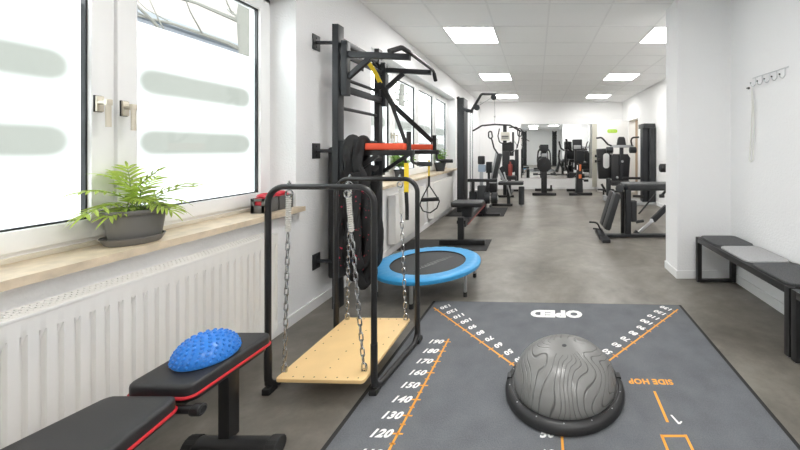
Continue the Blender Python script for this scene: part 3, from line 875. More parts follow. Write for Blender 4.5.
def frond(bl_, bs, base, az, L, lift, droop, nl=9, ll=.085, wid=.017):
    h = Vector((math.cos(az), math.sin(az), 0)); pts = []
    for k in range(13):
        u = k/12; pts.append(base+h*(L*(.12*u+.88*u**1.5))+Vector((0, 0, lift*(u**.75)-droop*u**3)))
    bs.tube(pts, lambda u: .0026-.0017*u, 6)
    for i in range(nl):
        u = .36+.62*i/(nl-1); k = min(11, int(u*12)); p = pts[k].lerp(pts[k+1], u*12-k)
        tg = (pts[k+1]-pts[k]).normalized(); sd = tg.cross(Vector((0, 0, 1))).normalized(); nn = sd.cross(tg)
        l = ll*(.65+.55*math.sin(PI*(.15+.8*i/(nl-1))))
        for s in (-1, 1):
            dd = (tg*(.55+.35*i/(nl-1))+sd*s*.85+nn*.12+Vector((rnd.uniform(-.1, .1), rnd.uniform(-.1, .1), rnd.uniform(-.1, .1)))).normalized()
            leaflet(bl_, p, dd, l, wid, nn, .25)
    tg = (pts[12]-pts[10]).normalized(); leaflet(bl_, pts[12], tg, ll*.9, wid*.8, Vector((0, 0, 1)), .3)
lf, sf = MB(), MB()
base = pb+Vector((0, 0, .116))
for az, L, lift, droop in ((-100, .17, .165, .05), (-70, .19, .10, .07), (-118, .15, .10, .08), (-40, .12, .15, .03), (-85, .12, .06, .05), (25, .10, .20, .01), (60, .17, .165, .05), (85, .19, .14, .04), (70, .15, .10, .06), (110, .12, .17, .02),
                           (-20, .10, .12, .05), (5, .12, .07, .06), (45, .13, .08, .07), (150, .07, .21, .01), (-160, .07, .18, .01), (-135, .10, .2, .03), (95, .10, .09, .05)):
    frond(lf, sf, base+Vector((rnd.uniform(-.02, .02), rnd.uniform(-.025, .025), 0)), R(az+rnd.uniform(-6, 6)), L, lift, droop, nl=rnd.randint(6, 8), ll=.07, wid=.0115)
lf.build('foliage', 'leaf', t); sf.build('stems', 'stem', t)

# small plants on the far sill
def bushy_pot(y, label, hgt, rr, seed):
    c = Vector((-1.79, y, .824)); rnd2 = random.Random(seed)
    t = thing('potted_plant', c, label, 'plant', 'pot plants on the far sill')
    b = MB(); b.lathe([(0, 0), (rr*.72, 0), (rr*.95, hgt*.85), (rr*1.04, hgt*.86), (rr*1.04, hgt), (rr*.93, hgt), (rr*.9, hgt*.88), (0, hgt*.88)], c, 28); b.build('pot', 'darkpot', t)
    b = MB(); s = MB()
    for k in range(26):
        az = rnd2.random()*2*PI; el = rnd2.uniform(.75, 1.45); L = rnd2.uniform(.18, .33)
        p0 = c+Vector((0, 0, hgt*.88)); d = Vector((math.cos(az)*math.cos(el)*.9, math.sin(az)*math.cos(el)*1.2, math.sin(el)))
        pts = [p0+d*L*u/5+Vector((0, 0, -.05*(u/5)**2)) for u in range(6)]
        for p in pts: p.x = max(p.x, -1.868)
        s.tube(pts, .0022, 5)
        for p in pts[2:]:
            for q in range(3):
                a2 = rnd2.random()*2*PI; dd = Vector((math.cos(a2), math.sin(a2), rnd2.uniform(-.1, .7))).normalized()
                if p.x+dd.x*.06 < -1.87: dd.x = abs(dd.x)
                leaflet(b, p, dd, rnd2.uniform(.06, .10), .024, Vector((0, 0, 1)), .3)
    b.build('foliage', 'leafdark', t); s.build('stems', 'stem', t)
bushy_pot(4.5, 'leafy pot plant on the far sill behind the dip handles, nearer one', .14, .085, 3)
bushy_pot(6.35, 'leafy pot plant on the far sill beside the tall grey machine, farther one', .16, .105, 5)

# red and grey boxes on the near sill
def grip_box(y0, y1, label, red_top):
    t = thing('storage_box', (-1.80, (y0+y1)/2, .824), label, 'box', 'boxes at the end of the sill')
    x0, x1, z0, z1 = -1.818, -1.728, .824, .918
    b = MB(); wl = .006
    b.box(x0, x1, y0, y1, z0, z0+wl); b.box(x0, x0+wl, y0, y1, z0, z1, .002); b.box(x1-wl, x1, y0, y1, z0, z1, .002)
    b.box(x0, x1, y1-wl, y1, z0, z1, .002)
    b.box(x0, x1, y0, y0+wl, z0, z0+.050, .001); b.box(x0, x1, y0, y0+wl, z1-.018, z1, .001)
    b.box(x0, x0+.022, y0, y0+wl, z0, z1, .001); b.box(x1-.022, x1, y0, y0+wl, z0, z1, .001)
    b.build('box_body', 'greyplastic', t)
    b = MB(); b.box(x0+.012, x1-.012, y0+.010, y1-.010, z0+wl+.001, z1+.006, .012); b.build('red_liner', 'redplastic', t)
    if red_top:
        b = MB(); b.lathe([(.042, 0), (.045, .004), (.04, .016), (.025, .021), (.023, .016), (0, .015)], (-1.773, (y0+y1)/2, z1+.006), 28, sx=.85, sy=1.2); b.build('red_lid', 'redplastic', t)
grip_box(2.165, 2.28, 'grey box with red round lid on the sill, nearest the palm', True)
grip_box(2.288, 2.42, 'grey box with red liner on the sill, at the sill end by the wall', True)

# ------------------------------------------------------------------ wall rack
t = thing('wall_bars', (-1.54, 2.95, 0), 'dark grey steel wall-bar rack with two uprights on the left wall', 'exercise rack')
UY = (2.655, 3.335)
ux0, ux1 = -1.570, -1.522
for y, zt in zip(UY, (2.20, 2.21)):
    MB().box(ux0, ux1, y-.04, y+.04, .002, zt, .004).build('upright', 'charcoal', t)
    for z in (2.065, 1.22, .36):
        b = MB(); b.box(XL+.0005, XL+.008, y-.045, y+.045, z-.06, z+.06, .003)
        for dz in (-.035, .035): b.cyl((XL+.008, y, z+dz), (XL+.012, y, z+dz), .008, seg=6)
        o = b.build('wall_plate', 'charcoal', t)
        MB().cyl((XL+.006, y, z), (ux0+.004, y, z), .014).build('standoff', 'charcoal', o)
for z in (1.80, 1.56, 1.30, 1.04, .78, .52, .27):
    MB().cyl((-1.55, UY[0]+.03, z), (-1.55, UY[1]-.03, z), .014).build('rung', 'charcoal', t)
MB().box(-1.575, -1.53, UY[0]+.038, UY[1]-.038, 2.07, 2.115, .003).build('cross_beam', 'charcoal', t)

t = thing('pull_up_bar', (-1.25, 2.95, 1.98), 'dark steel pull-up bar with bent grips hung high on the wall rack', 'pull-up bar')
AY = (2.66, 3.33)
for y, z, xe in zip(AY, (1.965, 1.995), (-.985, -1.03)):
    MB().box(-1.508, -1.462, y-.035, y+.02, 1.65, 2.075, .003).box(-1.5215, -1.500, y-.02, y+.02, 2.03, 2.06, .002).box(-1.5215, -1.500, y-.02, y+.02, 1.68, 1.72, .002).build('hook_plate', 'charcoal', t)
    b = MB(); b.beam((-1.493, y, z+.012), (xe, y, z-.012), .045, .045); b.build('arm', 'charcoal', t)
    b = MB(); b.beam((-1.493, y, z-.19), (-1.30, y, z-.02), .036, .036); b.build('brace', 'charcoal', t)
MB().box(-1.518, -1.492, AY[0]+.035, AY[1]-.035, 1.68, 1.735, .003).build('lower_beam', 'charcoal', t)
MB().box(-1.518, -1.492, AY[0]+.035, AY[1]-.035, 1.955, 1.995, .003).build('upper_beam', 'charcoal', t)
b = MB(); b.tube([(-1.04, 2.42, 1.93), (-.995, 2.52, 1.985), (-.975, 2.66, 1.978), (-1.022, 3.33, 2.015), (-1.022, 3.385, 2.01), (-1.018, 3.44, 1.935)], .0145, 14, fillet=.05)
pb_ = b.build('bar', 'black', t)
MB().tube([(-1.042, 2.415, 1.928), (-.995, 2.52, 1.987), (-.979, 2.62, 1.981)], .0185, 14, fillet=.05).build('grip', 'rubber', pb_)
MB().tube([(-1.0205, 3.40, 1.99), (-1.017, 3.446, 1.925)], .0185, 14).build('grip', 'rubber', pb_)

t = thing('dip_station', (-1.25, 2.95, 1.2), 'dip station with orange-red arm pads hung on the wall rack', 'dip station')
for y, lab in zip((2.66, 3.33), ('near', 'far')):
    z = 1.205
    MB().box(-1.5195, -1.492, y-.035, y+.035, .98, 1.30, .003).build('hook_plate', 'charcoal', t)
    b = MB(); b.beam((-1.493, y, z), (-.955, y, z), .04, .04); b.build('arm', 'black', t)
    b = MB(); b.beam((-1.493, y, z-.19), (-1.24, y, z-.02), .034, .034); b.build('brace', 'black', t)
    b = MB(); b.pad((-1.163, y, z+.049), .315, .105, .052, .022, .012); b.build('arm_pad', 'orangepad', t)
    MB().cyl((-.995, y, z+.015), (-.995, y, z+.165), .019, seg=18, bev=.004).build('handle_grip', 'rubber', t)
    b = MB(); b.tube([(-.975, y, z-.01), (-.972, y, z-.075), (-.93, y, z-.085), (-.82, y, z-.088)], .011, 12, fillet=.03); o = b.build('dip_handle', 'black', t)
    MB().cyl((-.93, y, z-.0855), (-.815, y, z-.0885), .0175, seg=16, bev=.003).build('grip', 'rubber', o)
MB().box(-1.518, -1.492, 2.695, 3.295, 1.12, 1.165, .003).build('cross_beam', 'charcoal', t)

o = MB().pad((0, 0, 0), .27, 1.06, .05, .03, .012).xform(Matrix.Translation((-1.645, 2.86, .72)) @ Euler((0, R(90), 0)).to_matrix().to_4x4() @ Matrix.Rotation(R(90), 4, 'Z')).build('padded_board', 'vinyl')
tag(o, 'long black padded board standing between the wall and the rack', 'padded board')
o.location.z += 0

# ropes hanging on the rack
t = thing('battle_rope', (-1.55, 2.88, .1), 'thick black braided battle rope with red flecks looped over the wall rack', 'battle rope')
def rope(pts, r, name, m):
    pts = [Vector(p) for p in pts]
    # resample a smooth path
    f = fil(pts, .08, 10); d = [0]
    for a, c2 in zip(f, f[1:]): d.append(d[-1]+(c2-a).length)
    n = int(d[-1]/.014); out = []; j = 0
    for k in range(n+1):
        s = d[-1]*k/n
        while j < len(d)-2 and d[j+1] < s: j += 1
        out.append(f[j].lerp(f[j+1], (s-d[j])/max(1e-6, d[j+1]-d[j])))
    b = MB(); b.tube(out, r, 18, twist=.36); b.build(name, m, t)
rope([(-1.41, 2.66, .22), (-1.43, 2.598, .32), (-1.432, 2.597, .9), (-1.432, 2.600, 1.31), (-1.432, 2.725, 1.31), (-1.44, 2.745, .9), (-1.45, 2.76, .22)], .0335, 'rope_strand', 'rope')
rope([(-1.32, 2.62, .95), (-1.36, 2.597, 1.1), (-1.362, 2.600, 1.31), (-1.362, 2.725, 1.31), (-1.37, 2.745, .9), (-1.37, 2.74, .25), (-1.30, 2.70, .20), (-1.285, 2.69, .6)], .0335, 'rope_strand', 'rope')
rope([(-1.475, 2.58, .27), (-1.487, 2.575, .34), (-1.485, 2.572, .98)], .024, 'rope_strand', 'redrope')
rope([(-1.365, 2.56, 1.06), (-1.36, 2.56, .9), (-1.355, 2.57, .40), (-1.335, 2.61, .30), (-1.30, 2.64, .42), (-1.335, 2.62, 1.0)], .030, 'rope_strand', 'redrope')
rope([(-1.30, 2.775, 1.02), (-1.30, 2.775, .75), (-1.275, 2.775, .46), (-1.30, 2.78, .32), (-1.36, 2.80, .26), (-1.375, 2.84, .7), (-1.37, 2.85, 1.03), (-1.33, 2.80, 1.08)], .032, 'rope_strand', 'rope')
rope([(-1.38, 2.62, .9), (-1.385, 2.63, .30), (-1.36, 2.65, .17), (-1.335, 2.69, .16), (-1.32, 2.72, .5)], .030, 'rope_strand', 'rope')
# suspension trainers
def strap(b, pts, w, th=.003, wdir=(0, 1, 0)):
    pts = [Vector(p) for p in pts]
    rows = []
    for i, p in enumerate(pts):
        tg = (pts[min(i+1, len(pts)-1)]-pts[max(i-1, 0)]).normalized(); wd = Vector(wdir); wd = (wd-tg*wd.dot(tg)).normalized(); nn = tg.cross(wd)*th/2
        rows.append([b.bm.verts.new(p+wd*s*w/2+nn*q) for s, q in ((-1, -1), (1, -1), (1, 1), (-1, 1))])
    for A, B in zip(rows, rows[1:]):
        for k in range(4): b.bm.faces.new((A[k], A[(k+1) % 4], B[(k+1) % 4], B[k]))
    b.bm.faces.new(rows[0][::-1]); b.bm.faces.new(rows[-1])
t = thing('suspension_trainer', (-1.2, 2.95, 1.7), 'yellow and black suspension strap hung from the pull-up bar, ends draped over the dip handles', 'suspension trainer')
ap = P(369, 60, 2.95); kn = P(380.5, 83.5, 2.95)
b = MB(); strap(b, [ap+Vector((.0, 0, .035)), ap+Vector((-.02, 0, 0)), ap.lerp(kn, .5), kn], .035, .006, (1, 0, .4)); b.build('anchor_strap', 'yellow', t)
b = MB(); b.tube([P(368, 61, 2.95)+Vector((-.06, -.22, .02)), P(368, 60, 2.95)+Vector((0, 0, .035)), P(368, 61, 2.95)+Vector((-.06, .3, .02))], .008, 8); b.build('anchor_cord', 'webbing', t)
hn = Vector((-.995, 2.66, 1.25)); hf = Vector((-.995, 3.33, 1.25))
m1 = P(392, 105, 2.88)
b = MB(); strap(b, [kn, m1, hn+Vector((-.02, 0, .02))], .030, .004, (1, 0, .3)); strap(b, [kn, P(392, 104, 3.0), hf+Vector((-.02, 0, .06))], .045, .004, (1, 0, .5)); b.build('strap', 'webbing', t)
b = MB(); b.box(kn.x-.018, kn.x+.018, 2.94, 2.96, kn.z-.05, kn.z+.01, .004, rot=(0, R(-25), 0)); b.build('buckle', 'black', t)
# foot cradle with yellow loop at the near side, grip handle at the far side
t = thing('foot_strap', P(406.5, 171, 2.62), 'yellow and black foot strap hanging from the near dip handle', 'strap')
x = P(406.5, 171, 2.60).x
b = MB(); strap(b, [P(406.5, 163, 2.615), P(406.5, 178, 2.61), P(406.3, 193, 2.61)], .034, .006, (1, 0, 0)); b.build('yellow_loop', 'yellow', t)
b = MB(); strap(b, [P(406.2, 192, 2.607), P(407, 207, 2.607), P(407, 220, 2.607)], .026, .008, (1, 0, 0)); b.build('black_tail', 'webbing', t)
b = MB(); strap(b, [Vector((-.972, 2.662, 1.195)), P(405, 158, 2.62), P(406.5, 166, 2.615)], .02, .004, (1, 0, 0)); b.build('hanger', 'webbing', t)
t = thing('grip_handle', P(430, 180, 3.3), 'black triangular grip handle hanging on a yellow strap from the far dip handle', 'handle')
Yh = 3.3
b = MB(); strap(b, [P(429, 160, Yh), P(429, 176, Yh)], .016, .004, (1, 0, 0)); b.build('yellow_strap', 'yellow', t)
b = MB(); strap(b, [P(429, 176, Yh), P(429, 186, Yh)], .02, .006, (1, 0, 0))
b.tube([P(429, 185, Yh), P(421.5, 199, Yh), P(420, 205, Yh), P(423, 211, Yh), P(430, 213, Yh), P(437, 208, Yh), P(439.5, 201, Yh), P(429, 185, Yh)], .006, 8, fillet=.02, n=4); b.build('webbing_loop', 'webbing', t)
MB().cyl(P(421.5, 200, Yh), P(438.5, 199, Yh), .019, seg=16, bev=.004).build('foam_grip', 'rubber', t)

# ------------------------------------------------------------------ trampoline
c = Vector((-.965, 3.06, 0)); ro, ri, zt = .462, .325, .222
t = thing('mini_trampoline', c, 'round mini trampoline with blue skirt and black mat beside the grey test mat', 'trampoline')
b = MB(); bm = b.bm; seg = 96
prof = [(ro-.004, zt-.035), (ro, zt-.025), (ro, zt-.006), (ro-.01, zt+.004), (ro-.05, zt+.008), (ri+.03, zt+.006), (ri, zt+.001), (ri, zt-.010), (ri+.03, zt-.014), (ro-.02, zt-.03)]
rings = []
for j, (rr, z) in enumerate(prof):
    rings.append([bm.verts.new((c.x+(rr)*math.cos(2*PI*k/seg), c.y+rr*math.sin(2*PI*k/seg), z+(.0022*math.sin(k*2*PI*32/seg+j) if j in (3, 4, 5) else 0))) for k in range(seg)])
for j in range(len(prof)):
    A, B = rings[j], rings[(j+1) % len(prof)]
    for k in range(seg): bm.faces.new((A[k], A[(k+1) % seg], B[(k+1) % seg], B[k]))
b.build('skirt', 'blueskirt', t)
b = MB(); b.lathe([(0, zt-.012), (ri+.012, zt-.012), (ri+.012, zt-.008), (0, zt-.008)], c, 64); mo = b.build('jumping_mat', 'trampmat', t)
b = MB(); b.tube([c+Vector((ri*math.cos(2*PI*k/64)*1.0, ri*math.sin(2*PI*k/64), zt-.004)) for k in range(64)], .006, 8, closed=True); b.build('edge_binding', 'webbing', t)
rnd = random.Random(4)
b = MB()
for row in range(5):      # loose script strokes printed on the jumping mat
    p = Vector((c.x-.02+.035*row-.06, c.y-.20+.03*row, 0)); pts = []
    for k in range(26):
        u = k/25; q = p+Vector((.02+.12*u-.01*row, .26*u, 0))+Vector((.022*math.sin(k*1.9+row), -.012*math.cos(k*1.7+row*2), 0)); q.z = zt-.0072; pts.append(q)
    b.tube(pts, .0018, 4, flat=.3)
b.build('script_print', 'printgrey', mo)
for k in range(6):
    a = R(-90+60*k); p = c+Vector(((ro-.03)*math.cos(a), (ro-.03)*math.sin(a), 0))
    o = MB().cyl(p+Vector((0, 0, .03)), p+Vector((0, 0, zt-.03)), .0135, seg=16).build('leg', 'alu', t)
    MB().cyl(p+Vector((0, 0, .0008)), p+Vector((0, 0, .04)), .018, .0165, seg=16, bev=.003).build('rubber_foot', 'rubber', o)
b = MB(); b.tube([c+Vector(((ro-.03)*math.cos(2*PI*k/64), (ro-.03)*math.sin(2*PI*k/64), zt-.026)) for k in range(64)], .012, 10, closed=True); b.build('frame_ring', 'alu', t)

# ------------------------------------------------------------------ benches on the right
def bench(yf, yn, label):
    x0, x1, zt = 1.488, 1.842, .42
    t = thing('bench', ((x0+x1)/2, (yf+yn)/2, 0), label, 'bench', 'black benches along the right wall')
    MB().box(x0+.01, x1, yn+.006, yf-.006, zt-.016, zt, .002).build('seat_board', 'black', t)
    MB().box(x0, x0+.04, yn+.04, yf-.04, zt-.045, zt-.001, .002).build('front_rail', 'blackgloss', t)
    MB().box(x1-.04, x1-.001, yn+.04, yf-.04, zt-.045, zt-.016, .002).build('back_rail', 'blackgloss', t)
    for y in (yf-.02, yn+.02):
        b = MB(); w = .02
        b.box(x0, x0+.04, y-w, y+w, .008, zt-.001, .002); b.box(x1-.04, x1, y-w, y+w, .008, zt-.001, .002)
        b.box(x0+.04, x1-.04, y-w, y+w, .0085, .03, .002); b.box(x0+.04, x1-.04, y-w, y+w, zt-.045, zt-.017, .002)
        o = b.build('leg_frame', 'blackgloss', t)
        b = MB(); b.cyl((x0+.02, y, .0005), (x0+.02, y, .0085), .013, seg=12); b.cyl((x1-.02, y, .0005), (x1-.02, y, .0085), .013, seg=12); b.build('foot_glide', 'alu', o)
bench(3.17, 2.0, 'black metal bench with three felt pads along the right wall')
bench(1.985, .82, 'black metal bench at the right picture edge, nearer than the one with three pads')
for y0, y1, m_, lab in ((2.835, 3.15, 'feltdark', 'dark grey felt seat pad on the bench, farthest, next to the wall stub'),
                        (2.425, 2.815, 'feltlight', 'light grey felt seat pad in the middle of the bench'),
                        (2.02, 2.405, 'feltdark', 'dark grey felt seat pad on the bench, nearest the camera')):
    o = MB().pad((1.672, (y0+y1)/2, .4275), .325, y1-y0, .014, .055, .004, (0, 0, R(random.uniform(-1, 1)))).build('seat_cushion', m_); tag(o, lab, 'seat pad', 'felt seat pads on the bench')

# hook rail
t = thing('coat_hook_rail', (1.85, 2.71, 1.84), 'slim chrome rail with small hooks on the right wall', 'hook rail')
zr = 1.84
b = MB(); b.box(1.852, 1.8575, 2.50, 2.91, zr-.004, zr+.004, .001); b.build('rail', 'alu', t)
for k in range(5):
    y = 2.53+.085*k
    b = MB(); b.tube([(1.853, y, zr), (1.853, y, zr-.055), (1.835, y, zr-.082), (1.815, y, zr-.07), (1.812, y, zr-.05)], .0032, 8, fillet=.012, n=4); o = b.build('hook', 'alu', t)
    MB().sphere((1.812, y, zr-.048), .0065, 10).build('hook_tip', 'black', o)
b = MB()
for y in (2.56, 2.85): b.cyl((1.857, y, zr), (1.8598, y, zr), .006, seg=8)
b.build('wall_fixing', 'alu', t)
o = MB(); 
pts = [(1.825, 2.876, zr-.072), (1.835, 2.868, zr-.25), (1.838, 2.872, zr-.5), (1.84, 2.886, zr-.70), (1.838, 2.91, zr-.72), (1.836, 2.925, zr-.69), (1.838, 2.905, zr-.48), (1.835, 2.885, zr-.25), (1.826, 2.877, zr-.072)]
o.tube(pts, .0055, 8, fillet=.02, n=4); o = o.build('white_strap', mat('white_cotton_strap', (.74, .74, .70), .8)); tag(o, 'long white loop of strap hanging from the hook rail', 'strap')
b = MB(); b.cyl((1.85, 2.965, zr-.075), (1.8598, 2.965, zr-.075), .010, seg=12); b.cyl((1.838, 2.965, zr-.075), (1.851, 2.965, zr-.075), .006, seg=10)
o = b.build('coat_peg', 'black'); tag(o, 'small dark peg on the right wall beside the hook rail', 'coat peg')

# ------------------------------------------------------------------ training machines in the far part of the room
def rect(b, px0, px1, py0, py1, Y, d, bev=.006):
    """a block whose front face was measured in the photo at distance Y, d deep"""
    p, q = P(px0, py1, Y), P(px1, py0, Y)
    return b.box(p.x, q.x, Y, Y+d, p.z, q.z, bev)
def part(name, m, t, b): return b.build(name, m, t)

# rubber floor mats
o = MB().box(-1.69, -.60, 4.12, 4.62, .0005, .008, .003).build('rubber_mat', 'rubber'); tag(o, 'flat black rubber mat under the foot of the low grey seat', 'floor mat', 'rubber floor mats')
o = MB().box(-1.67, -.59, 6.22, 7.15, .0005, .008, .003).build('rubber_mat', 'rubber'); tag(o, 'flat black rubber mat under the tall cable tower by the left wall', 'floor mat', 'rubber floor mats')

# cable row and lat tower
t = thing('cable_row_machine', (-1.1, 5.6, 0), 'tall dark cable tower with lat bar and long low seat rail by the left wall', 'gym machine')
b = MB(); b.box(-1.235, -.655, 4.33, 4.40, .0085, .075, .008); part('foot_bar', 'black', t, b)
b = MB(); b.beam((-.965, 4.37, .07), (-.965, 4.37, .36), .075, .06, up=(0, 1, 0)); b.box(-1.02, -.905, 4.37, 4.50, .27, .315, .005); part('front_post', 'black', t, b)
b = MB(); b.box(-1.005, -.91, 4.40, 6.35, .225, .30, .006); r_ = part('rail', 'midgrey', t, b)
b = MB(); b.box(-.9098, -.903, 4.52, 6.1, .225, .242, .002); part('red_strip', 'redacc', r_, b)
b = MB(); b.box(-1.025, -.885, 4.68, 4.86, .2985, .445, .006); part('seat_post', 'midgrey', t, b)
b = MB(); b.pad((-.955, 4.77, .472), .43, .32, .065, .06, .018); part('seat', 'vinyl', t, b)
b = MB(); b.box(-1.535, -1.40, 6.60, 6.98, .0085, 2.235, .012); tw = part('weight_tower', 'darkgrey', t, b)
b = MB(); b.box(-1.52, -1.415, 6.592, 6.60, .3, 2.1, .002); part('tower_cover', 'midgrey', tw, b)
b = MB(); b.tube([P(458, 97.5, 6.7), P(463.5, 109, 6.6), P(472, 111.5, 6.5)], .032, 12, fillet=.08); b.beam(P(466, 111, 6.5), P(473, 111, 6.5), .09, .05)
part('boom_foot', 'charcoal', t, b)
b = MB(); b.tube([P(470.5, 112.5, 6.5), P(481.5, 94, 6.45), P(496.5, 94, 6.4)], .024, 12, fillet=.06); part('boom', 'midgrey', t, b)
for px, py in ((476.8, 107.5), (493.8, 97.2)):
    b = MB(); c = P(px, py, 6.42); b.cyl(c+Vector((0, -.02, 0)), c+Vector((0, .02, 0)), .055, seg=24, bev=.006); part('pulley', 'charcoal', t, b)
b = MB(); b.tube([P(478, 106, 6.41), P(492, 97.5, 6.41)], .004, 6); b.tube([P(494.6, 98, 6.41), P(494.8, 124, 6.41)], .004, 6)
b.sphere(P(494.7, 116.5, 6.41), .016, 10); part('cable', 'zinc', t, b)
b = MB(); b.tube([P(473, 130.8, 6.45), P(482, 125.6, 6.42), P(495, 124.4, 6.4), P(510, 125.2, 6.4), P(521, 131.5, 6.42)], .016, 12, fillet=.06); part('lat_bar', 'black', t, b)
for px in (470.2, 472.6):
    b = MB(); b.cyl(P(px, 112, 6.55), P(px, 205, 6.55), .009, seg=10); part('guide_rod', 'zinc', t, b)
b = MB(); rect(b, 477.3, 485.5, 186, 215.2, 6.25, .16); part('centre_column', 'midgrey', t, b)
b = MB(); rect(b, 467.5, 497, 179, 182, 6.2, .05); part('knee_bar', 'black', t, b)
b = MB(); rect(b, 469, 476.5, 191.5, 203, 6.3, .22, .012); part('foot_plate', 'charcoal', t, b)
for a, c_, yy in ((484.8, 490, 6.2), (491.5, 497.5, 6.25)):
    p, q = P(a, 198, yy), P(c_, 198, yy); b = MB(); b.cyl(p, q, .105, seg=28, bev=.012); o = part('weight_disc', 'charcoal', t, b)
    b = MB(); b.cyl(q, q+Vector((.012, 0, 0)), .035, seg=16); part('hub', 'alu', o, b)
b = MB(); rect(b, 471, 474.5, 181, 193, 6.22, .03); part('hanger', 'black', t, b); b = MB(); rect(b, 486, 489, 182, 195, 6.22, .03); part('hanger', 'black', t, b)
b = MB(); rect(b, 477.6, 484.2, 156, 164.5, 6.32, .12, .02); part('head_pad', 'vinyl', t, b)
b = MB(); rect(b, 478, 485, 164.8, 172, 6.34, .14, .015); part('pad_holder', 'bluegrey', t, b)
b = MB(); rect(b, 479.5, 483, 171.5, 187, 6.36, .05); part('pad_post', 'silver', t, b)
b = MB(); rect(b, 486, 491.5, 162, 173, 6.45, .15, .01); rect(b, 487.5, 490, 172, 180, 6.45, .05); part('side_box', 'charcoal', t, b)
b = MB(); rect(b, 486, 496.5, 183, 193, 6.32, .2, .02); part('pulley_housing', 'black', t, b)
b = MB(); b.box(-1.0, -.66, 6.24, 6.30, .0085, .05, .006); b.box(-1.06, -.98, 6.2, 6.9, .0085, .05, .006); part('base_bar', 'black', t, b)

# leg extension bench
t = thing('leg_extension_bench', (-.6, 7.3, 0), 'grey leg extension bench with inclined backrest and hanging roller behind the cable tower', 'gym machine')
Y = 7.2
b = MB(); b.pad(((P(498, 0, Y).x+P(523.3, 0, Y).x)/2, Y+.17, P(0, 183.7, Y).z), P(523.3, 0, Y).x-P(498, 0, Y).x, .34, .065, .03, .015); part('seat', 'greyvinyl', t, b)
pa, pb_ = P(493.6, 184, Y+.17), P(500, 153.5, Y+.17)
b = MB(); b.beam(pa, pb_, .30, .085, .02, up=(1, 0, 0)); part('backrest', 'greyvinyl', t, b)
b = MB(); b.beam(P(491, 184, Y+.17), P(497, 152, Y+.17), .06, .05); b.beam(P(498, 169, Y+.17), P(505.5, 184, Y+.17), .05, .05); part('back_support', 'silver', t, b)
b = MB(); b.cyl(P(521.5, 186.5, Y+.12), P(521.5, 204.5, Y+.12), .062, seg=24, bev=.015); ro_ = part('leg_roller', 'greyvinyl', t, b)
b = MB(); b.cyl(P(521.5, 204, Y+.12), P(521.5, 207, Y+.12), .032, seg=16); part('roller_cap', 'silver', ro_, b)
b = MB(); b.tube([P(500, 157, Y+.05), P(494, 148, Y), P(492, 140, Y-.02), P(491, 138, Y-.02)], .017, 10, fillet=.06); b.tube([P(490.5, 139, Y-.02), P(488.6, 137, Y-.02), P(488.6, 132, Y-.02), P(491.5, 131, Y-.02), P(492.5, 137, Y-.02)], .015, 10, fillet=.03, closed=True); part('arm_lever', 'black', t, b)
b = MB(); b.beam((P(508, 0, Y).x, Y+.17, .05), (P(508, 0, Y).x, Y+.17, .47), .07, .07, up=(0, 1, 0)); part('post', 'charcoal', t, b)
b = MB(); b.beam((P(494, 0, Y).x, Y+.17, .05), (P(494, 0, Y).x, Y+.17, .50), .06, .06, up=(0, 1, 0)); part('post', 'charcoal', t, b)
b = MB(); b.box(P(490, 0, Y).x, P(512, 0, Y).x, Y+.13, Y+.21, .001, .05, .006); b.box(P(489.5, 0, Y).x, P(491.5, 0, Y).x, Y-.05, Y+.40, .001, .05, .006); part('base_bar', 'black', t, b)
b = MB(); b.beam(P(504, 172, Y+.1), P(510.5, 196, Y+.1), .03, .03); part('adjuster', 'alu', t, b)

# multi gym
t = thing('multi_gym', (-.75, 8.9, 0), 'multi gym with cream weight shroud and dark red canister left of the mirror', 'gym machine')
Y = 8.7
b = MB(); rect(b, 500.8, 509.5, 132, 140.5, Y, .12, .015); sh = part('weight_shroud', 'cream', t, b)
b = MB(); rect(b, 501.6, 508.6, 135.8, 136.8, Y-.006, .01, .002); rect(b, 501.6, 508.6, 137.6, 138.4, Y-.006, .01, .002); part('shroud_slot', 'screen', sh, b)
b = MB(); 
for pts in ([(499.5, 128.5), (498, 136), (499.5, 142.5), (505, 144), (511.5, 142)], [(509, 127.5), (517, 127), (519.5, 131), (519, 140), (517, 148)]):
    b.tube([P(x, y, Y-.03) for x, y in pts], .016, 10, fillet=.08)
part('press_arm', 'black', t, b)
b = MB(); b.tube([P(519, 128, Y-.1), P(522, 130, Y-.1), P(521.5, 136, Y-.1), P(518, 136.5, Y-.1), P(517.5, 130, Y-.1)], .015, 10, fillet=.05, closed=True); part('hand_loop', 'black', t, b)
b = MB(); rect(b, 503, 506.5, 125, 196, Y+.15, .1); rect(b, 512, 514, 132, 152, Y+.05, .08); part('mast', 'charcoal', t, b)
b = MB(); rect(b, 502, 513.5, 142.5, 156, Y+.0, .18, .02); part('cam_housing', 'black', t, b)
b = MB(); rect(b, 502, 509.5, 151, 177, Y-.03, .1, .03); part('back_pad', 'vinyl', t, b)
b = MB(); rect(b, 514.8, 518.5, 149.5, 183, Y, .1); part('side_column', 'charcoal', t, b)
b = MB(); p = P(510.2, 175.8, Y-.1); q = P(510.2, 164, Y-.1); b.cyl(p, q, .055, seg=20, bev=.02); b.cyl(q, q+Vector((0, 0, .06)), .022, seg=12); part('red_canister', 'redacc', t, b)
b = MB(); p = P(502.5, 170, Y-.05); b.cyl(p, p+Vector((0, .12, 0)), .09, seg=24, bev=.01); p = P(506, 172, Y+.02); b.cyl(p, p+Vector((0, .12, 0)), .12, seg=24, bev=.01); b.cyl(P(512, 166, Y+.05), P(512, 166, Y+.2), .17, seg=28, bev=.012); part('weight_plate', 'charcoal', t, b)
b = MB(); rect(b, 500.5, 516.5, 176, 180, Y-.12, .34, .02); part('seat', 'vinyl', t, b)
b = MB(); rect(b, 508, 511, 179.5, 196.5, Y, .08); part('seat_post', 'charcoal', t, b)
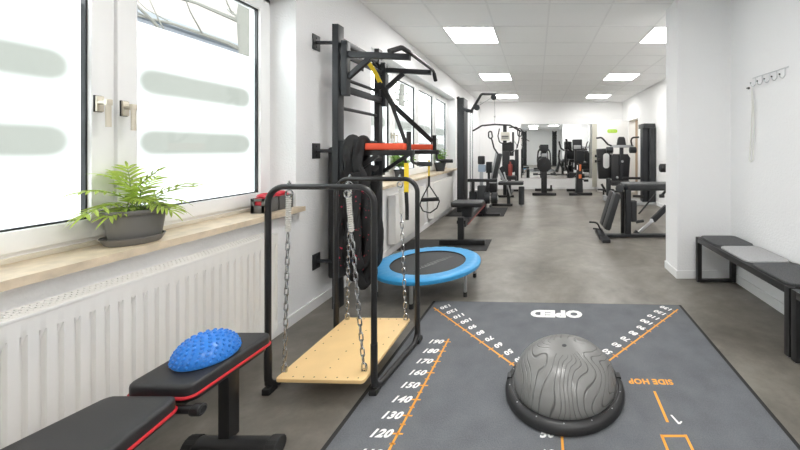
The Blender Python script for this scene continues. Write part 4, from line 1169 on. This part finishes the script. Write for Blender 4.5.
b = MB(); b.box(P(498, 0, Y).x, P(514, 0, Y).x, Y-.05, Y+.02, .001, .055, .006); b.box(P(501, 0, Y).x, P(516, 0, Y).x, Y+1.2, Y+1.27, .001, .055, .006); b.box(P(507, 0, Y).x, P(510.5, 0, Y).x, Y, Y+1.25, .001, .055, .006); part('base_frame', 'black', t, b)
b = MB(); b.tube([P(511, 152, Y), P(516, 150, Y), P(517, 145, Y), P(514, 141, Y)], .012, 8, fillet=.04); part('cable_loop', 'zinc', t, b)

# exercise bikes: the first shows its round flywheel cover, the second its console
t = thing('exercise_bike', (.22, 9.45, 0), 'black exercise bike with a big round flywheel in front of the left mirror', 'exercise bike')
Y = 9.05
b = MB(); b.box(P(532.3, 0, Y).x, P(556.2, 0, Y).x, Y-.04, Y+.04, .001, .07, .01); part('front_foot', 'black', t, b)
b = MB(); b.box(P(535, 0, 10.05).x, P(552.5, 0, 10.05).x, 9.98, 10.06, .001, .07, .01); part('rear_foot', 'black', t, b)
b = MB(); b.box(P(543.2, 0, Y).x, P(545.2, 0, Y).x, Y, 10.0, .03, .09, .006); rect(b, 541.3, 547, 172, 194.2, Y-.02, .16, .015); part('column', 'black', t, b)
c = P(544.3, 165, Y-.02)
b = MB(); b.cyl(c, c+Vector((0, .15, 0)), .195, seg=40, bev=.02); fw = part('flywheel', 'black', t, b)
b = MB(); b.cyl(c+Vector((0, -.006, 0)), c, .06, seg=24); part('hub', 'charcoal', fw, b)
b = MB(); b.box(P(533, 0, Y).x, P(538, 0, Y).x, Y+.05, Y+.16, P(0, 175.4, Y).z, P(0, 173.4, Y).z, .008); part('pedal', 'charcoal', t, b)
b = MB(); b.box(P(550.5, 0, Y).x, P(556, 0, Y).x, Y+.05, Y+.16, P(0, 175.4, Y).z, P(0, 173.4, Y).z, .008); b.cyl(P(538, 174.4, Y+.1), P(550.5, 174.4, Y+.1), .015, seg=10); part('pedal', 'charcoal', t, b)
b = MB(); rect(b, 542.3, 546.6, 150, 160, Y+.1, .08, .012); part('neck', 'charcoal', t, b)
b = MB(); rect(b, 540, 548.6, 144.5, 151, Y+.05, .09, .02); cs = part('console', 'charcoal', t, b)
b = MB(); rect(b, 541.5, 547.3, 153.5, 157, Y+.07, .02, .004); part('display', 'silver', cs, b)
b = MB(); b.tube([P(537.5, 163, Y+.3), P(538.2, 152, Y+.3), P(541, 148, Y+.15), P(547.5, 148, Y+.15), P(550, 152, Y+.3), P(550.6, 163, Y+.3)], .017, 10, fillet=.1); part('handlebar', 'black', t, b)
b = MB(); b.pad((P(544.3, 0, Y).x, Y+.75, .86), .26, .28, .08, .08, .025); b.cyl((P(544.3, 0, Y).x, Y+.75, .05), (P(544.3, 0, Y).x, Y+.75, .84), .03); part('saddle', 'vinyl', t, b)
b = MB(); c = P(550.2, 187.5, 9.7); b.cyl(c, c+Vector((.05, 0, 0)), .07, seg=20); part('transport_wheel', 'rubber', t, b)

t = thing('exercise_bike', (1.2, 9.45, 0), 'black exercise bike with orange accents and boxy console near the cream pilaster', 'exercise bike')
b = MB(); b.box(P(569, 0, Y).x, P(592.2, 0, Y).x, Y-.04, Y+.04, .001, .075, .01); part('front_foot', 'black', t, b)
b = MB(); b.box(P(566.5, 0, 9.95).x, P(577, 0, 9.95).x, 9.9, 9.98, .001, .07, .01); part('rear_foot', 'black', t, b)
b = MB(); b.poly([P(576, 194.3, Y), P(583.2, 194.3, Y), P(582.6, 178, Y), P(581.8, 170, Y), P(577.6, 170, Y), P(576.6, 178, Y)], .26, .012, (0, 1, 0)); b.box(P(578.5, 0, Y).x, P(580.5, 0, Y).x, Y, 9.95, .02, .08, .006); by_ = part('body_shell', 'charcoal', t, b)
b = MB(); rect(b, 579.4, 581.2, 164.5, 171, Y-.03, .05, .006); rect(b, 578.8, 581.6, 174.5, 178.5, Y-.012, .03, .005); part('orange_panel', 'orangeacc', by_, b)
b = MB(); rect(b, 578.3, 582, 163, 171, Y+.02, .1); rect(b, 574.5, 576.8, 150, 170, Y+.1, .06); rect(b, 580.8, 583.5, 151, 165, Y+.15, .06); part('stem', 'black', t, b)
b = MB(); rect(b, 574.5, 584.5, 150.5, 162, Y+.14, .12, .02); part('mast_housing', 'charcoal', t, b)
b = MB(); rect(b, 572.6, 582.2, 139.3, 150, Y+.02, .14, .025); cs = part('console', 'charcoal', t, b)
b = MB(); rect(b, 573.8, 581, 145.2, 149, Y+.015, .02, .003); part('display', 'silver', cs, b)
b = MB(); b.tube([P(571.5, 151, Y+.2), P(568, 148, Y+.1), P(566.6, 141, Y), P(566.3, 139, Y)], .03, 10, fillet=.05); b.tube([P(566.3, 150, Y+.1), P(565.2, 158, Y+.1), P(565.5, 166, Y+.15), P(568.5, 172, Y+.2), P(575, 175, Y+.2)], .032, 10, fillet=.1); part('swing_arm', 'black', t, b)
b = MB(); b.tube([P(583, 152, Y+.2), P(586, 147, Y+.1), P(587, 143, Y), P(588.2, 141.5, Y)], .014, 10, fillet=.05); b.tube([P(583, 150, Y+.2), P(588.5, 152, Y+.15)], .026, 10); part('handlebar', 'black', t, b)
b = MB(); rect(b, 576.8, 586.5, 161.8, 165.2, Y+.25, .26, .02); b.box(P(580, 0, Y+.3).x, P(582, 0, Y+.3).x, Y+.3, Y+.4, .3, P(0, 164, Y+.3).z, .006); part('saddle', 'vinyl', t, b)
b = MB(); rect(b, 569.3, 574.3, 172.5, 177.5, Y+.03, .1, .012); b.cyl(P(574, 176, Y+.08), P(584, 180, Y+.08), .014, seg=10); part('pedal', 'black', t, b)
b = MB(); rect(b, 584, 588.5, 179.5, 181.8, Y+.03, .1, .01); part('pedal', 'black', t, b)

# press machine on the right
t = thing('shoulder_press_machine', (1.85, 8.25, 0), 'dark press machine with headrest, wide bar and curved handles in front of the white door', 'gym machine')
Y = 8.0
b = MB(); b.poly([P(617, 146, Y+.2), P(626.5, 146, Y+.2), P(625.3, 138.5, Y+.2), P(624, 136.8, Y+.2), P(619.5, 136.8, Y+.2), P(618.3, 138.5, Y+.2)], .09, .015, (0, 1, 0)); part('headrest', 'vinyl', t, b)
b = MB(); rect(b, 610.5, 634, 145, 147.6, Y, .06, .01); part('cross_bar', 'silver', t, b)
b = MB(); b.tube([P(596.3, 138.2, Y-.1), P(601.5, 137.4, Y-.1), P(604.5, 140.5, Y-.05), P(608, 144.5, Y), P(612, 146, Y+.02)], .02, 12, fillet=.08); part('curved_handle', 'black', t, b)
b = MB(); b.tube([P(638.8, 137.2, Y-.1), P(632, 137.6, Y-.1), P(631, 141, Y-.05), P(632, 146, Y+.02)], .02, 12, fillet=.06); part('curved_handle', 'black', t, b)
for px in (608.8, 632):
    b = MB(); b.cyl(P(px-2.5, 150, Y+.03), P(px+4, 150, Y+.03), .075, seg=22, bev=.015); part('pivot_cam', 'charcoal', t, b)
b = MB(); b.poly([P(612, 181, Y+.15), P(629, 181, Y+.15), P(630.5, 158, Y+.15), P(628, 154, Y+.15), P(613.5, 154, Y+.15), P(611, 158, Y+.15)], .08, .02, (0, 1, 0)); part('backrest', 'vinyl', t, b)
b = MB(); rect(b, 620.3, 623.6, 146, 200.5, Y+.05, .09); part('mast', 'charcoal', t, b)
for px, py in ((622.5, 161.5), (617.5, 177.5), (611.5, 153.5)):
    b = MB(); c = P(px, py, Y+.03); b.cyl(c, c+Vector((0, .04, 0)), .028, seg=14); part('bolt_cap', 'silver', t, b)
b = MB(); b.poly([P(597, 149, Y+.35), P(612, 148, Y+.35), P(612, 179, Y+.35), P(599, 179, Y+.35)], .14, .02, (0, 1, 0)); wp = part('weight_cover', 'black', t, b)
b = MB(); b.poly([P(606.3+x, 160.8+y, Y+.342) for x, y in rrect(6.2, 15, 2.8)], .008, 0, (0, 1, 0)); part('white_panel', 'whiteplastic', wp, b)
b = MB(); c = P(597, 160.5, Y+.33); b.cyl(c, c+Vector((.08, 0, 0)), .05, seg=16, bev=.008); part('side_knob', 'black', t, b)
b = MB(); rect(b, 623, 642, 177.2, 179.4, Y-.1, .06); part('seat_rail', 'black', t, b)
b = MB(); rect(b, 612, 630, 181, 186, Y-.05, .36, .02); part('seat', 'vinyl', t, b)
b = MB(); b.cyl(P(608.5, 178, Y), P(608.5, 196, Y), .055, seg=18, bev=.02); b.cyl(P(612, 189, Y+.02), P(612, 197, Y+.02), .05, seg=18, bev=.015); part('leg_roller', 'greyvinyl', t, b)
b = MB(); rect(b, 603.5, 609.5, 195.5, 200.5, Y-.03, .12, .01); b.box(P(605, 0, Y).x, P(640, 0, Y).x, Y+.05, Y+.12, .001, .06, .006); b.box(P(620, 0, Y).x, P(624, 0, Y).x, Y-.1, Y+.7, .001, .06, .006); part('base_frame', 'silver', t, b)
b = MB(); b.tube([P(597.5, 189.5, Y+.4), P(603, 189.5, Y+.4)], .02, 8); b.beam(P(601.5, 184, Y+.4), P(606, 192, Y+.4), .05, .05); b.beam(P(603.5, 189.5, Y+.4), P(603.5, 196.6, Y+.4), .04, .04, up=(0, 1, 0)); b.beam(P(600, 189.6, Y+.4), P(622, 192, Y+.1), .04, .04); part('foot_rest', 'black', t, b)

# tall cable column by the right wall
t = thing('cable_column', (2.5, 7.6, 0), 'tall dark grey double column standing against the right far wall', 'gym machine')
b = MB(); b.box(2.375, 2.49, 7.55, 7.75, .06, 1.72, .008); b.box(2.36, 2.385, 7.53, 7.56, .06, 1.70, .003); part('pulley_rail', 'charcoal', t, b)
b = MB(); b.box(2.505, 2.64, 7.5, 7.9, .06, 1.70, .008); part('stack_cover', 'darkgrey', t, b)
b = MB(); b.box(2.375, 2.63, 7.5, 7.9, 1.70, 1.80, .012); part('head_box', 'midgrey', t, b)
b = MB(); b.box(2.22, 2.643, 7.45, 7.95, .001, .06, .008); part('base_plate', 'silver', t, b)
b = MB()
for k in range(9): b.cyl((2.372, 7.526, .4+.14*k), (2.372, 7.531, .4+.14*k), .012, seg=8)
part('pin_holes', 'gasket', t, b)

# leg curl bench beside the wall stub
t = thing('leg_curl_bench', (1.35, 4.85, 0), 'dark grey leg curl bench with flat pad and slanted leg pads beside the wall stub', 'gym machine')
Y = 4.75
b = MB(); b.box(P(604, 0, Y).x, 2.2, Y-.04, Y+.04, .012, .052, .006); part('base_rail', 'charcoal', t, b)
b = MB(); b.beam(P(598.5, 229, Y-.02), P(604.5, 242, Y-.15), .09, .05, .01); b.box(P(598.5, 0, Y).x, P(606, 0, Y).x, Y-.3, Y+.3, .001, .05, .008); part('foot_bar', 'midgrey', t, b)
b = MB(); b.box(2.1, 2.18, Y-.3, Y+.3, .001, .05, .008); part('foot_bar', 'midgrey', t, b)
b = MB(); rect(b, 625.8, 631.2, 190, 235, Y-.03, .08); part('post', 'charcoal', t, b)
b = MB(); rect(b, 621.3, 624.4, 192, 234, Y+.05, .05); part('rear_post', 'black', t, b)
b = MB(); zt_ = P(0, 186.5, Y).z
b.pad(((1.235+2.08)/2, Y+.13, zt_-.008), .845, .32, .10, .05, .025); part('bench_pad', 'greyvinyl', t, b)
b = MB(); c0, c1 = P(619.6, 188.5, Y-.12), P(619.6, 188.5, Y+.38); b.cyl(c0, c1, .056, seg=24, bev=.014); part('roller', 'greyvinyl', t, b)
for dy, px in ((-.14, 0), (.07, 0)):
    pa, pb_ = P(617, 193, Y-.14), P(606, 229, Y-.14)
    pa.y = pb_.y = Y+dy
    b = MB(); b.beam(pa, pb_, .19, .085, .03, up=(1, 0, 0)); part('leg_pad', 'greyvinyl', t, b)
b = MB(); b.beam(P(616.5, 194, Y+.02), P(609, 228, Y+.02), .05, .05); part('pad_carrier', 'black', t, b)
for pts in ([(589.3, 222), (597, 222.5), (602, 232), (603, 237)], [(593, 228.5), (599, 229), (602, 234), (603, 237)]):
    b = MB(); b.tube([P(x, y, Y-.05) for x, y in pts], .013, 10, fillet=.06); part('foot_handle', 'black', t, b)
b = MB(); b.beam(P(667, 206.5, Y+.1), P(652.5, 220.5, Y+.1), .07, .07, .008); part('strut', 'charcoal', t, b)
b = MB(); b.beam(P(653, 220, Y+.1), P(637.5, 233.5, Y+.1), .035, .035, .004); b.cyl(P(651.5, 220.5, Y+.02), P(651.5, 220.5, Y+.06), .025, seg=14); part('strut_slider', 'alu', t, b)
b = MB(); b.beam(P(635, 234.5, Y+.1), P(637.5, 231, Y+.1), .05, .06, .006); part('strut_joint', 'black', t, b)
b = MB(); rect(b, 631.3, 637, 201, 222, Y, .10, .01); part('cam_plate', 'charcoal', t, b)
b = MB(); b.cyl(P(633, 196, Y+.02), P(644, 196.5, Y+.02), .018, seg=10); part('peg', 'black', t, b)
b = MB(); b.cyl(P(636, 222, Y), P(643.5, 220.8, Y), .022, seg=10); part('peg', 'black', t, b)
b = MB(); b.beam(P(655.5, 194, Y+.25), P(638.5, 214, Y+.25), .02, .02); part('thin_brace', 'black', t, b)
b = MB(); b.cyl(P(659.5, 196, Y), P(664, 196, Y), .026, seg=14, bev=.006); b.beam(P(666.5, 190, Y+.05), P(662, 195, Y+.05), .03, .03); part('adjusting_knob', 'black', t, b)

# rolled end of a bar poking out from behind the stub
t = thing('barbell_rack', (2.0, 5.6, 0), 'padded black bar end peeking out from behind the white wall stub', 'gym machine')
b = MB(); b.cyl(P(659.8, 168, 5.6), P(672, 168, 5.6), .07, seg=24, bev=.025); part('bar_pad', 'rubber', t, b)
b = MB(); b.cyl(P(668, 168, 5.6), P(690, 168, 5.6), .022, seg=12); part('bar', 'chrome', t, b)
xx = P(688, 0, 5.6).x
b = MB(); b.box(xx-.03, xx+.03, 5.57, 5.63, .001, 1.1, .005); b.box(xx-.05, xx+.05, 5.3, 5.9, .001, .05, .005); part('stand', 'charcoal', t, b)

# two tall columns at the rear, seen only in the mirror
for x, lab in ((-.84, 'tall dark column seen in the left mirror, left of the round flywheel'), (1.34, 'tall dark column seen in the left mirror, right of the round flywheel')):
    t = thing('cable_column', (x, -3.85, 0), lab, 'gym machine')
    for s in (-1, 1):
        b = MB(); b.box(x+s*.12-.045, x+s*.12+.045, -3.95, -3.8, .05, 2.55, .006); part('rail', 'black', t, b)
    b = MB(); b.box(x-.075, x+.075, -3.92, -3.86, .05, 2.5, .004); part('back_cover', 'midgrey', t, b)
    b = MB(); b.box(x-.25, x+.25, -4.1, -3.6, .001, .05, .006); part('base_plate', 'charcoal', t, b)


# ------------------------------------------------------------------ light
w = bpy.data.worlds.new('overcast_sky'); sc.world = w; w.use_nodes = True
bg = w.node_tree.nodes['Background']
bg.inputs[0].default_value = (.93, .97, 1.0, 1); bg.inputs[1].default_value = 4.0

cam_d = bpy.data.cameras.new('camera'); cam = bpy.data.objects.new('camera', cam_d); COL.objects.link(cam)
cam.location = (0, 0, H); cam.rotation_euler = (PI/2, 0, 0)
cam_d.sensor_width = 36; cam_d.lens = F/800*36
cam_d.shift_x = -(X0-400)/800; cam_d.shift_y = -(225-Y0)/800
cam_d.clip_start = .02
sc.camera = cam
sc.view_settings.view_transform = 'Standard'; sc.view_settings.look = 'None'; sc.view_settings.gamma = 1; sc.view_settings.exposure = 0.92
sc.cycles.use_denoising = True
sc.cycles.max_bounces = 10; sc.cycles.diffuse_bounces = 6; sc.cycles.transparent_max_bounces = 12
sc.cycles.sample_clamp_indirect = 6
sc.cycles.caustics_reflective = False; sc.cycles.caustics_refractive = False
